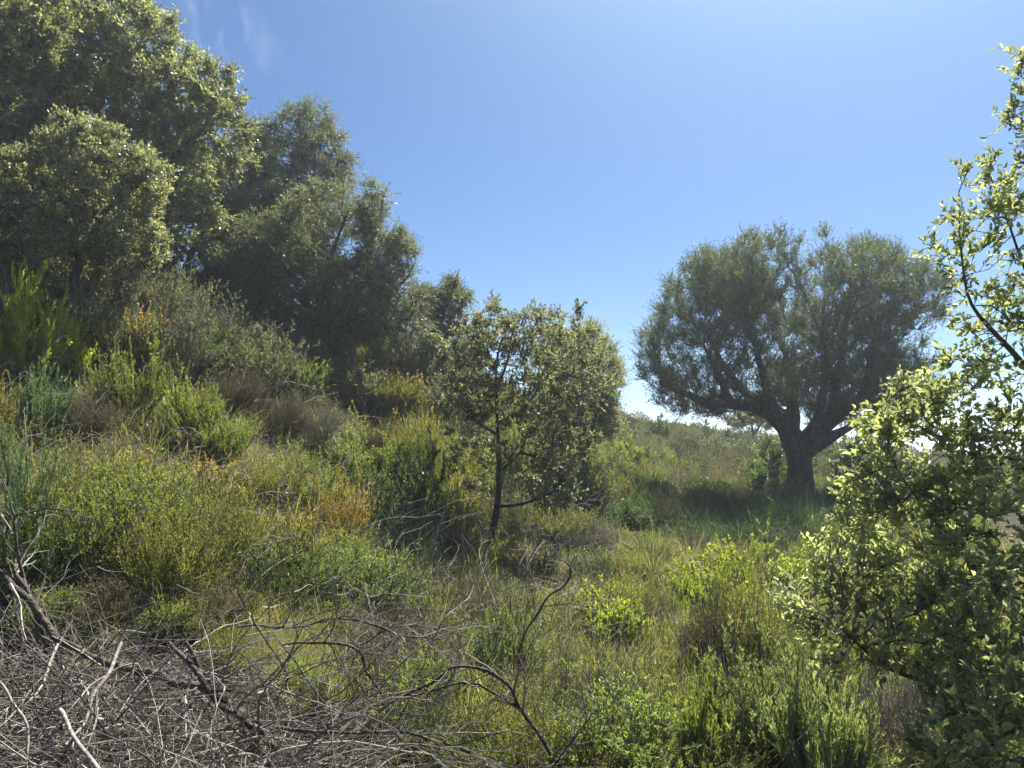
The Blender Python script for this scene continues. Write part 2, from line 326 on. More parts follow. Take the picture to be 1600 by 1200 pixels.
def height(XY):
    XY = np.asarray(XY, float); sh = XY.shape[:-1]; q = XY.reshape(-1, 2); out = np.empty(len(q))
    for i in range(0, len(q), 20000):
        s = q[i:i + 20000]
        out[i:i + 20000] = _phi(((s[:, None] - _c[None, :, :2]) ** 2).sum(-1)) @ _w[:_n] + _w[_n] + s @ _w[_n + 1:]
    dist = np.linalg.norm(q - np.array([4, 22.0]), axis=1)
    f = np.clip((dist - 42) / 45, 0, 1); f = f * f * (3 - 2 * f)
    out = np.clip(out, -2, 9.5) * (1 - f)
    P3 = np.concatenate([q, np.zeros((len(q), 1))], 1)
    amp = np.clip((np.linalg.norm(q, axis=1) - 3) / 8, 0.15, 1)
    out = out + ((vnoise(P3, .8, 1) - .5) * .22 + (vnoise(P3, 2.6, 2) - .5) * .08) * amp
    return out.reshape(sh)
def gz(x, y): return float(height(np.array([[x, y]]))[0])
def hit(px, py, dmin=2.5, dmax=60):
    """where the line of sight through a pixel meets the ground"""
    d = np.geomspace(dmin, dmax, 900)
    P = pix(np.full(900, px), np.full(900, py), d)
    s = P[:, 2] - height(P[:, :2])
    i = np.nonzero(s < 0)[0]
    if not len(i): return None, None
    i = i[0]
    return np.array([P[i, 0], P[i, 1], gz(P[i, 0], P[i, 1])]), d[i]

ax = np.concatenate([-np.geomspace(900, 31, 24), np.arange(-30, 32, .3), np.geomspace(33, 900, 24)])
ay = np.concatenate([-np.geomspace(500, 7, 16), np.arange(-6, 62, .3), np.geomspace(63, 2500, 30)])
gx, gy = np.meshgrid(ax, ay, indexing='ij'); gH = height(np.stack([gx, gy], -1))
idx = np.arange(gx.size).reshape(gx.shape)
mb = MB(); mb.add(np.stack([gx, gy, gH], -1), quads=np.stack([idx[:-1, :-1], idx[1:, :-1], idx[1:, 1:], idx[:-1, 1:]], -1).reshape(-1, 4))
g_o = mb.build('ground', M['ground'], smooth=True); g_o['kind'] = 'structure'

# ------------------------------------------------------------------ things
def thing(name, label, cat, loc, group=None, rz=0.0, scale=None):
    o = bpy.data.objects.new(name, None); COL.objects.link(o); o.empty_display_size = .2
    o.location = tuple(float(v) for v in loc); o.rotation_euler = (0, 0, rz)
    if scale is not None: o.scale = scale
    o['label'] = label; o['category'] = cat
    if group: o['group'] = group
    return o
def stuff(o, label, cat):
    o['kind'] = 'stuff'; o['label'] = label; o['category'] = cat; return o

# ------------------------------------------------------------------ trees: a skeleton grown towards points spread through the crown
def resample(P, rad, step):
    P = np.asarray(P, float); L = np.concatenate([[0], np.cumsum(np.linalg.norm(np.diff(P, axis=0), axis=1))])
    n = max(2, int(L[-1] / step) + 1); t = np.linspace(0, L[-1], n)
    # smooth curve through the points
    Q = np.stack([np.interp(t, L, P[:, i]) for i in range(3)], 1)
    for _ in range(2):
        if n > 4: Q[1:-1] = (Q[:-2] + Q[1:-1] * 2 + Q[2:]) / 4
    return Q, np.interp(t, L, rad)
def colonize(limbs, att, step, infl, kill, up, g, iters=140, jit=.25, tipr=.004, power=2.4, maxn=9000):
    P = []; par = []; rh = []
    for j, (Q, r) in enumerate(limbs):
        Q, r = resample(Q, r, step)
        if j == 0: last = -1
        else:
            last = int(np.argmin(np.linalg.norm(np.array(P) - Q[0], axis=1)))
        for i in range(len(Q)):
            P.append(Q[i]); par.append(last); rh.append(r[i]); last = len(P) - 1
    P = np.array(P); par = list(par); n_hand = len(P)
    kids = np.zeros(len(P) + maxn + 5000, int)
    for p in par:
        if p >= 0: kids[p] += 1
    att = att.copy()
    dn = np.full(len(att), 1e9); ni = np.zeros(len(att), int)
    def upd(new, off):
        nonlocal dn, ni
        for i in range(0, len(new), 400):
            s = new[i:i + 400]
            D = np.sqrt(np.maximum(((att[:, None] - s[None]) ** 2).sum(-1), 0)); k = D.argmin(1); m = D[np.arange(len(att)), k]
            b = m < dn; dn = np.where(b, m, dn); ni = np.where(b, k + off + i, ni)
    upd(P, 0)
    for it in range(iters):
        keep = dn > kill; att = att[keep]; dn = dn[keep]; ni = ni[keep]
        if not len(att) or len(P) > maxn: break
        act = (dn < infl) & (kids[ni] < 4)
        if not act.any():
            infl *= 1.5
            if infl > 30: break
            continue
        v = norm(att[act] - P[ni[act]]); idn = ni[act]
        u, inv = np.unique(idn, return_inverse=True)
        S = np.zeros((len(u), 3)); np.add.at(S, inv, v)
        d = norm(norm(S) + UP * up + g.normal(size=S.shape) * jit)
        new = P[u] + d * step
        off = len(P); P = np.concatenate([P, new]); par.extend(u.tolist()); kids[u] += 1
        upd(new, off)
    par = np.array(par); n = len(P); r = np.zeros(n); acc = np.zeros(n)
    for i in range(n - 1, -1, -1):
        r[i] = max(acc[i] ** (1 / power), tipr) if acc[i] > 0 else tipr
        if i < n_hand: r[i] = max(rh[i], 0.001)
        if par[i] >= 0: acc[par[i]] += min(r[i], .2) ** power
    return P, par, r
def chains(P, par, r):
    n = len(P); main = np.full(n, -1); best = np.zeros(n)
    for i in range(1, n):
        p = par[i]
        if p >= 0 and r[i] >= best[p]: best[p] = r[i]; main[p] = i
    out = []
    for i in range(n):
        p = par[i]
        if p < 0 or main[p] != i:
            c = [p, i] if p >= 0 else [i]; j = i
            while main[j] >= 0: j = main[j]; c.append(j)
            if len(c) > 1:
                rr = r[c].copy()
                if p >= 0: rr[0] = min(rr[0], rr[1] * 1.15)
                out.append((P[c], rr))
    return out
def tube_chain(mb, Q, r, sides, rough=0.0, seed=0):
    k = len(Q); T = norm(np.gradient(Q, axis=0))
    m = norm((Q[-1] - Q[0])[None])[0]; ref = np.array([1.0, .15, 0]) if abs(m[2]) > .75 else np.array([.1, 0, 1.0])
    A = norm(np.cross(T, ref[None])); B = np.cross(T, A); ang = np.arange(sides) * 2 * math.pi / sides
    rr = np.repeat(r[:, None], sides, 1)
    if rough > 0:
        u = np.stack([np.cos(ang) * 1.3, np.sin(ang) * 1.3, np.zeros(sides)], 1)[None] + np.array([0, 0, 1.0]) * (np.arange(k) * .09)[:, None, None]
        rr = rr * (1 + rough * (vnoise(u, 2.0, seed) - .5) * 2 + rough * .6 * (vnoise(u, 5.0, seed + 1) - .5) * 2)
    V = Q[:, None] + (A[:, None] * np.cos(ang)[None, :, None] + B[:, None] * np.sin(ang)[None, :, None]) * rr[..., None]
    idx = np.arange(k * sides).reshape(k, sides); a = idx[:-1]; b = idx[1:]
    mb.add(V, quads=np.stack([a, np.roll(a, -1, 1), np.roll(b, -1, 1), b], -1).reshape(-1, 4))
def blob_points(blobs, n, g, shell=0.0, cull=.40):
    """points through a union of ellipsoids: (px, py, rx, ry, depth, rd in metres[, weight])"""
    vol = np.array([b[2] * b[3] * (b[6] if len(b) > 6 else 1.0) for b in blobs], float); cnt = (vol / vol.sum() * n).astype(int)
    out = []
    for b, c in zip(blobs, cnt):
        v = norm(g.normal(size=(c, 3))) * (g.random((c, 1)) ** (1 / (3 + 4 * shell)))
        ctr = pix(b[0], b[1], b[4]); s = b[4] / FPX
        out.append(ctr + CR * (v[:, :1] * b[2] * s) + CU * (v[:, 1:2] * b[3] * s) + CF * (v[:, 2:] * b[5]))
    out = np.concatenate(out); sc_ = 9.0 / blobs[0][4] if blobs[0][4] > 5 else 3.5
    return out[vnoise(out, sc_ * 1.5, 9) + .25 * (g.random(len(out)) - .5) > cull]
def plimb(pts):
    """limb drawn through pixels: (px, py, depth, radius in px)"""
    a = np.array(pts, float)
    f = np.linspace(.88, .45, len(a))
    return pix(a[:, 0], a[:, 1], a[:, 2]), a[:, 3] * a[:, 2] / FPX * f

def tree(name, label, cat, base, limbs, att, step, infl, kill, up, seed, leafmat, leaf, ntwig, twigL, lpt, group=None, trunkmat='bark',
         tipr=.004, thick=.03, rtwig=.02, twig_up=.2, twig_wob=.25, shape='lance', leaf_ang=.9, droop=0.0, tipfrac=.25, jit=.25, face_up=.5,
         rough=.12, maxn=7000, twigk=4, tiplow=0.0, power=2.4, leafcol=None, thinz=None, twigr=.0018):
    g = np.random.default_rng(seed)
    root = thing(name, label, cat, base, group); B = np.asarray(base, float)
    P, par, r = colonize(limbs, att, step, infl, kill, up, g, jit=jit, tipr=tipr, maxn=maxn, power=power)
    tb = MB(); bb = MB(); s = 0
    for Q, rr in chains(P, par, r):
        s += 1; Q = Q - B
        big = rr.max() > thick
        sides = 22 if rr.max() > .15 else (10 if rr.max() > .05 else (6 if rr.max() > .015 else 4))
        tube_chain(tb if big else bb, Q, rr, sides, rough if big else 0, s)
    tb.build('trunk', M[trunkmat], root, True)
    cand = np.nonzero(r < rtwig)[0]; cand = cand[par[cand] >= 0]
    wgt = np.where(np.isin(cand, par), .5, 2.2) * (1 if thinz is None else np.where(P[cand, 2] > thinz, .55, 1.0)); pick = g.choice(cand, ntwig, p=wgt / wgt.sum())
    T = norm(P[pick] - P[par[pick]])
    f = g.random((ntwig, 1)); b0 = P[pick] * f + P[par[pick]] * (1 - f)
    d = branch_dirs(T, g.uniform(.2, 1.1, ntwig), g, twig_up)
    L = twigL * g.uniform(.5, 1.25, ntwig)
    tw = curves(b0 - B, d, L, twigk, twig_wob, twig_up * .35, g, droop)
    tubes(bb, tw, twigr * 1.3, twigr * .5, 3)
    bb.build('branches', M['twigbark'], root)
    lp, lt, li, tt = sample(tw, lpt, .12, 1.0, g)
    ld = branch_dirs(lt, g.uniform(leaf_ang * .5, leaf_ang * 1.3, len(lp)), g, .12)
    ll = leaf[0] * g.uniform(.5, 1.35, len(lp))
    yt = g.random(ntwig) < tipfrac
    tip = np.where(yt[li], g.uniform(.3, 1, len(lp)), g.random(len(lp)) * .15)
    fb = MB(); leaves(fb, lp, ld, ll, ll * leaf[1] * g.uniform(.8, 1.2, len(lp)), shape, g, tip, face_up)
    fb.build('crown', M[leafmat], root)
    return root

def P2(px, py, d): return pix(px, py, d)

def build_trees():
    # --- big spreading olive on the flat ground
    base, D = hit(1252, 782); D = 20.0; base = pix(1252, 786, D); base[2] = gz(base[0], base[1])
    limbs = [plimb([(1250, 800, D, 36), (1250, 782, D, 30), (1250, 750, D, 26), (1248, 715, D, 24), (1241, 690, D, 24), (1228, 666, D, 21), (1208, 645, D, 21), (1180, 634, D, 17), (1140, 631, D - .2, 15), (1100, 627, D - .3, 13), (1065, 612, D - .4, 9), (1035, 602, D - .4, 6)]),
             plimb([(1254, 705, D, 20), (1270, 680, D, 20), (1292, 658, D, 18), (1322, 642, D + .2, 17), (1352, 622, D + .3, 13), (1376, 590, D + .3, 10), (1395, 550, D + .3, 7)]),
             plimb([(1258, 706, D - .1, 14), (1288, 688, D - .5, 14), (1320, 672, D - .7, 10), (1350, 655, D - .9, 6)]),
             plimb([(1235, 690, D + .1, 17), (1240, 650, D + .7, 14), (1232, 600, D + 1.2, 9), (1225, 540, D + 1.5, 6)]),
             plimb([(1265, 690, D - .2, 14), (1280, 650, D - .9, 11), (1288, 600, D - 1.3, 8), (1290, 540, D - 1.6, 5)]),
             plimb([(1208, 645, D, 13), (1196, 600, D, 9), (1180, 540, D, 7), (1165, 470, D, 4)]),
             plimb([(1190, 637, D, 13), (1160, 610, D + .8, 9), (1130, 570, D + 1.1, 6), (1100, 510, D + 1.3, 4)]),
             plimb([(1140, 631, D - .2, 9), (1125, 590, D - .8, 7), (1100, 540, D - 1.2, 4)]),
             plimb([(1300, 655, D, 12), (1308, 600, D, 9), (1318, 540, D, 6), (1326, 470, D, 4)]),
             plimb([(1350, 622, D + .3, 10), (1358, 570, D + .8, 7), (1370, 500, D + 1, 4)])]
    blobs = [(1190, 480, 105, 128, D, 2.3, 1.3), (1195, 400, 48, 62, D, 1.0), (1258, 400, 36, 52, D, .9), (1255, 480, 60, 110, D, 2.1), (1110, 500, 85, 95, D, 2.0), (1060, 560, 72, 72, D, 1.7), (1335, 480, 85, 90, D, 2.1, 1.2), (1400, 480, 66, 75, D, 1.7),
             (1345, 425, 60, 48, D, 1.2), (1230, 590, 170, 52, D, 1.9, .6), (1120, 440, 52, 55, D, 1.3), (1120, 615, 95, 34, D, 1.3, .9), (1370, 600, 85, 48, D, 1.7, .8), (1110, 648, 50, 14, D, .5, .6), (1180, 655, 35, 12, D, .5, .5), (1410, 560, 50, 50, D, 1.3), (1275, 615, 95, 38, D, 1.5, 1.3), (1268, 430, 40, 50, D, 1.1), (1130, 640, 75, 22, D, .9, 1.0), (1340, 640, 60, 30, D, 1.4, 1.3), (1375, 645, 50, 26, D, 1.2, 1.2), (1110, 628, 90, 30, D, 1.3, .8)]
    g = np.random.default_rng(5); att = blob_points(blobs, 6500, g, .3, .3)
    tree('olive_tree', 'big spreading olive tree with forked thick trunk and wide dark crown', 'tree', base, limbs, att, .14, 1.6, .21, .45, 21,
         'olive', (.066, .29), 27000, .42, 12, twigk=4, tipr=.006, thick=.05, rtwig=.03, twig_up=.45, tipfrac=.2, rough=.16, maxn=16000, jit=.25, power=2.7)

    # --- young holm oak in the middle
    D = 10.0; base = pix(763, 872, D); base[2] = gz(base[0], base[1])
    limbs = [plimb([(760, 885, D, 8.5), (766, 850, D, 7.5), (776, 800, D, 6.8), (780, 760, D, 6.3), (779, 700, D, 5), (776, 640, D, 4.3), (774, 590, D, 3.6), (778, 550, D, 2.8), (790, 510, D, 1.8)]),
             plimb([(777, 790, D, 4.5), (810, 790, D - .2, 3.6), (845, 778, D - .4, 2.8), (870, 765, D - .5, 2)]),
             plimb([(780, 735, D, 4.5), (800, 722, D, 3.8), (818, 700, D + .2, 3.2), (826, 670, D + .2, 2.6), (850, 720, D + .2, 1.5)][:4]),
             plimb([(818, 708, D, 2.6), (850, 718, D, 2.2), (890, 720, D, 1.5)]),
             plimb([(779, 680, D, 3.3), (745, 660, D - .2, 2.8), (715, 630, D - .4, 2)]),
             plimb([(779, 660, D, 4), (820, 640, D + .2, 3.6), (838, 610, D + .3, 3), (858, 590, D + .3, 2.2), (880, 560, D + .3, 1.6)]),
             plimb([(776, 610, D, 3), (795, 560, D - .2, 2.4), (800, 520, D - .2, 1.6)]),
             plimb([(774, 575, D, 2.6), (760, 545, D + .2, 2), (750, 510, D + .3, 1.5)])]
    blobs = [(790, 520, 62, 55, D, .6), (745, 540, 42, 60, D, .5), (850, 520, 58, 52, D, .6), (900, 560, 42, 55, D, .5), (800, 600, 100, 60, D, .75), (740, 620, 50, 55, D, .5), (870, 640, 68, 60, D, .6),
             (780, 690, 90, 45, D, .6), (880, 700, 58, 40, D, .5), (800, 760, 85, 35, D, .5, .8), (850, 770, 60, 30, D - .2, .4), (735, 690, 35, 40, D, .4), (705, 570, 32, 50, D, .4), (715, 640, 35, 45, D, .4), (930, 610, 30, 45, D, .4), (850, 490, 14, 25, D, .15), (905, 500, 12, 28, D, .15)]
    g = np.random.default_rng(6); att = blob_points(blobs, 1500, g, .1, .33)
    tree('young_holm_oak', 'slender young holm oak with open crown rising from the middle of the scrub', 'tree', base, limbs, att, .09, .9, .14, .15, 22,
         'oak_young', (.042, .58), 2700, .17, 9, twigk=3, tipr=.0028, thick=.012, rtwig=.012, shape='oval', tipfrac=.3, trunkmat='darkwood', rough=.05, maxn=3000, jit=.35, twig_up=.2)

    # --- small far tree seen under the olive's boughs, with its dark thicket
    D = 37.0; base = pix(1178, 700, D); base[2] = gz(base[0], base[1])
    limbs = [plimb([(1178, 705, D, 4), (1177, 685, D, 3.5), (1176, 668, D, 2.5), (1172, 652, D, 1.5)]), plimb([(1177, 680, D, 2.5), (1190, 662, D, 2), (1198, 650, D, 1)])]
    g = np.random.default_rng(12); att = blob_points([(1176, 655, 34, 14, D, 1.0), (1150, 662, 18, 10, D, .6), (1205, 660, 16, 14, D, .7)], 300, g, .2, .2)
    tree('far_tree', 'small distant tree seen under the boughs of the olive', 'tree', base, limbs, att, .22, 2, .3, .2, 27, 'bushy', (.09, .35), 1000, .35, 9, twigk=3, tipr=.01, thick=.04, rtwig=.04, maxn=1500, twigr=.004)
    # --- bushy tree behind the young oak
    D = 14.5; base = pix(915, 820, D); base[2] = gz(base[0], base[1])
    limbs = [plimb([(915, 830, D, 9), (912, 760, D, 8), (915, 700, D, 7), (905, 640, D, 5), (900, 590, D, 3)]), plimb([(915, 700, D, 5), (935, 640, D, 3.5), (945, 590, D, 2.5)])]
    blobs = [(905, 570, 58, 62, D, 1.1), (935, 600, 45, 62, D, 1.0), (900, 650, 70, 55, D, 1.1), (920, 540, 38, 34, D, .7), (885, 690, 45, 28, D, .8), (880, 560, 50, 60, D, 1.0)]
    g = np.random.default_rng(7); att = blob_points(blobs, 1300, g, .3, .3)
    tree('bushy_tree', 'soft grey green rounded tree close behind the young holm oak', 'tree', base, limbs, att, .13, 1.2, .2, .3, 23,
         'bushy', (.05, .32), 8000, .26, 9, twigk=3, tipr=.004, thick=.03, rtwig=.02, tipfrac=.25, maxn=3500)

    # --- large holm oak at the top of the slope
    D = 15.0; base = pix(210, 440, D); base[2] = gz(base[0], base[1])
    limbs = [plimb([(212, 470, D, 22), (215, 400, D, 17), (222, 330, D, 14), (240, 260, D, 11), (262, 200, D, 8), (270, 130, D, 5), (268, 70, D, 3)]),
             plimb([(218, 360, D, 11), (180, 300, D, 9), (140, 230, D, 7), (110, 160, D, 5), (90, 90, D, 3)]),
             plimb([(230, 290, D, 9), (280, 240, D - .5, 7), (320, 200, D - .7, 5), (340, 160, D - .7, 3)]),
             plimb([(215, 400, D, 9), (160, 370, D - .6, 6), (100, 330, D - 1, 4)]),
             plimb([(190, 310, D, 7), (190, 220, D + .8, 5), (190, 130, D + 1, 3)])]
    blobs = [(190, 70, 75, 75, D, 1.6), (110, 90, 85, 85, D, 1.8), (250, 120, 75, 75, D, 1.6), (300, 160, 68, 60, D, 1.2), (240, 50, 42, 45, D, 1.0), (40, 130, 70, 100, D, 1.6), (180, 180, 120, 90, D, 2.0),
             (310, 230, 70, 60, D, 1.4), (345, 165, 36, 28, D, .7), (335, 120, 26, 28, D, .5), (230, 270, 100, 60, D, 1.5), (100, 240, 100, 70, D, 1.6), (345, 110, 14, 18, D, .3), (160, 20, 45, 34, D, 1.0), (370, 225, 30, 45, D, .8), (270, 340, 80, 50, D - .5, 1.2), (200, 370, 90, 45, D - .5, 1.2), (150, 400, 80, 30, D - .5, 1.0)]
    g = np.random.default_rng(8); att = blob_points(blobs, 2300, g, .3)
    tree('tall_holm_oak', 'tall dense holm oak crowning the top of the scrubby slope', 'tree', base, limbs, att, .17, 1.6, .26, .2, 24,
         'oak_slope', (.070, .58), 15000, .32, 10, twigk=3, tipr=.005, thick=.04, rtwig=.03, tipfrac=.3, maxn=6000)

    # --- second oak, mostly outside the frame, whose outer boughs fill the corner
    D = 12.5; base = pix(-190, 560, D); base[2] = gz(base[0], base[1])
    limbs = [plimb([(-190, 600, D, 20), (-170, 420, D, 16), (-130, 260, D, 12), (-90, 120, D, 8), (-60, 20, D, 5)]),
             plimb([(-165, 380, D, 10), (-90, 300, D, 7), (-20, 250, D, 4)]), plimb([(-130, 260, D, 9), (-60, 190, D, 6), (0, 130, D, 4)])]
    blobs = [(-60, 60, 120, 110, D, 1.8), (30, 60, 70, 75, D, 1.2), (-40, 200, 110, 90, D, 1.6), (30, 200, 45, 60, D, 1.0), (-60, -60, 110, 70, D, 1.4), (45, 5, 60, 42, D, 1.0)]
    g = np.random.default_rng(9); att = blob_points(blobs, 1300, g, .35)
    tree('holm_oak', 'bright holm oak reaching in over the upper corner of the slope', 'tree', base, limbs, att, .16, 1.5, .26, .2, 25,
         'oak_slope', (.064, .58), 8500, .30, 10, twigk=3, tipr=.005, thick=.04, rtwig=.03, tipfrac=.42, maxn=4500)

    # --- pale oak bush in front of it
    D = 11.0; base = pix(110, 455, D); base[2] = gz(base[0], base[1])
    limbs = [plimb([(110, 480, D, 11), (125, 400, D, 9), (150, 330, D, 7), (170, 270, D, 4)]), plimb([(122, 400, D, 6), (70, 340, D, 5), (40, 300, D, 3)]), plimb([(140, 350, D, 5), (200, 300, D - .3, 4), (240, 270, D - .4, 2.5)])]
    blobs = [(150, 245, 62, 52, D, .9), (215, 270, 50, 34, D, .7), (95, 215, 22, 26, D, .4), (60, 280, 70, 34, D, .9), (170, 310, 75, 38, D, .9), (60, 350, 70, 50, D, .9), (120, 360, 85, 36, D, .9), (20, 330, 45, 60, D, .8), (240, 295, 22, 16, D, .3), (120, 405, 90, 34, D, .8), (200, 380, 60, 40, D, .8), (40, 400, 50, 40, D, .8)]
    g = np.random.default_rng(10); att = blob_points(blobs, 1900, g, .25)
    tree('pale_holm_oak', 'pale silvery young holm oak standing below the tall dense one', 'tree', base, limbs, att, .11, 1.0, .17, .2, 26,
         'oak_pale', (.044, .6), 9500, .2, 10, twigk=3, tipr=.0035, thick=.03, rtwig=.02, tipfrac=.4, maxn=4000)

    # --- tall juniper with drooping sprays
    def juniper(label, D, bpx, bpy, limbs, blobs, n, ntw, seed, mat='juniper', tf=.3, L=.34):
        base = pix(bpx, bpy, D); base[2] = min(gz(base[0], base[1]), base[2])
        g = np.random.default_rng(seed); att = blob_points(blobs, int(n * 1.3), g, .25, .42)
        return tree('juniper_tree', label, 'tree', base, [plimb(l) for l in limbs], att, .15, 1.4, .24, .25, seed, mat, (.062, .30), int(ntw * 1.3), L * 1.05, 12,
                    twigk=5, tipr=.005, thick=.04, rtwig=.025, twig_up=.25, droop=.5, shape='lance', leaf_ang=.55, tipfrac=tf, maxn=6000, face_up=.1)
    D = 18.0
    juniper('tallest juniper with feathery drooping sprays next to the tall holm oak', D, 405, 520,
            [[(405, 540, D, 16), (412, 450, D, 13), (425, 380, D, 10), (445, 300, D, 7), (465, 230, D, 4), (478, 185, D, 2.5)], [(412, 440, D, 9), (380, 380, D, 7), (365, 310, D, 5), (370, 240, D, 3)], [(440, 320, D, 6), (490, 280, D, 5), (525, 260, D, 3)]],
            [(478, 200, 42, 36, D, .8), (500, 250, 48, 50, D, 1.1), (440, 250, 50, 55, D, 1.2), (390, 270, 50, 62, D, 1.3), (520, 270, 30, 45, D, .8), (460, 330, 85, 65, D, 1.6), (370, 340, 55, 60, D, 1.3), (535, 300, 22, 38, D, .6), (435, 400, 80, 50, D, 1.4), (415, 210, 14, 18, D, .4)], 1900, 8200, 31, tf=.2)
    D = 15.5
    juniper('broad bushy juniper of many lobes spilling down the slope', D, 500, 560,
            [[(500, 590, D, 16), (505, 520, D, 13), (510, 450, D, 8), (520, 390, D, 5), (540, 340, D, 3)], [(505, 510, D, 9), (560, 430, D, 7), (590, 360, D, 4), (600, 300, D, 2.5)], [(505, 500, D, 8), (440, 440, D, 6), (380, 410, D, 4)], [(515, 520, D, 7), (590, 480, D, 6), (640, 430, D, 3)]],
            [(500, 330, 60, 40, D, 1.0), (585, 325, 26, 40, D, .5), (545, 370, 60, 40, D, 1.0), (440, 385, 75, 45, D, 1.2), (380, 420, 62, 36, D, 1.0), (500, 430, 110, 60, D, 1.6), (600, 410, 48, 45, D, .9), (635, 400, 24, 36, D, .5), (560, 480, 90, 55, D, 1.4), (440, 480, 80, 45, D, 1.3), (620, 480, 42, 45, D, .8), (500, 525, 130, 34, D, 1.2), (620, 525, 60, 30, D, .9)], 2400, 10500, 32, tf=.35)
    D = 17.5
    juniper('small open juniper at the foot of the row along the crest', D, 690, 580,
            [[(680, 600, D, 7), (684, 540, D, 6), (690, 500, D, 4.5), (705, 460, D, 3)], [(688, 520, D, 4), (665, 480, D, 3), (655, 450, D, 2)]],
            [(708, 442, 16, 20, D, .35), (700, 475, 38, 30, D, .6), (665, 480, 36, 36, D, .6), (725, 468, 16, 12, D, .3), (700, 515, 45, 32, D, .7), (660, 540, 50, 36, D, .8), (720, 550, 45, 36, D, .7), (690, 565, 70, 26, D, .8)], 750, 2600, 33, tf=.3, L=.3)
    D = 16.5
    juniper('slim dark juniper with crooked stems showing patches of sky', D, 300, 480,
            [[(275, 470, D, 9), (290, 420, D, 8), (305, 380, D, 7), (330, 350, D, 5), (350, 310, D, 3)], [(298, 400, D, 5), (270, 370, D, 3.5), (262, 330, D, 2)], [(320, 362, D, 4), (355, 375, D, 3), (390, 370, D, 2)]],
            [(310, 310, 55, 38, D, 1.0), (350, 330, 50, 40, D, 1.0), (270, 300, 36, 34, D, .8), (365, 390, 48, 30, D, .8), (330, 430, 45, 22, D, .7), (280, 345, 40, 22, D, .5, .5)], 700, 3300, 34, tf=.1)

build_trees()

# ------------------------------------------------------------------ shrubs
def grow(g, n0, spread, base, H, Rr, n1, L1, a1, up1, n2=0, L2=0, a2=.7, up2=.2, wob=.12, t1=.25, lo=.65, k0=6):
    th = spread * np.sqrt(g.random(n0)); ph = g.random(n0) * 2 * math.pi
    d = np.stack([np.sin(th) * np.cos(ph), np.sin(th) * np.sin(ph), np.cos(th)], 1)
    L = g.uniform(lo, 1, n0) / np.sqrt((np.cos(th) / H) ** 2 + (np.sin(th) / Rr) ** 2)
    L = L * (.55 + .75 * vnoise(d, 2.1, int(g.integers(50))))
    b = np.stack([np.cos(ph), np.sin(ph), np.zeros(n0)], 1) * (base * np.sqrt(g.random(n0)))[:, None] - UP * .05
    A = curves(b, d, L, k0, wob, .04, g)
    p, t, i, tt = sample(A, n1, t1, 1, g)
    B = curves(p, branch_dirs(t, g.uniform(a1 * .5, a1 * 1.4, len(p)), g, up1), L1 * g.uniform(.5, 1.2, len(p)), 4, wob, up1 * .3, g)
    C = None
    if n2:
        p, t, i, tt = sample(B, n2, .2, 1, g)
        C = curves(p, branch_dirs(t, g.uniform(a2 * .5, a2 * 1.4, len(p)), g, up2), L2 * g.uniform(.5, 1.2, len(p)), 3, wob, up2 * .3, g)
    return A, B, C
PROTO = {}
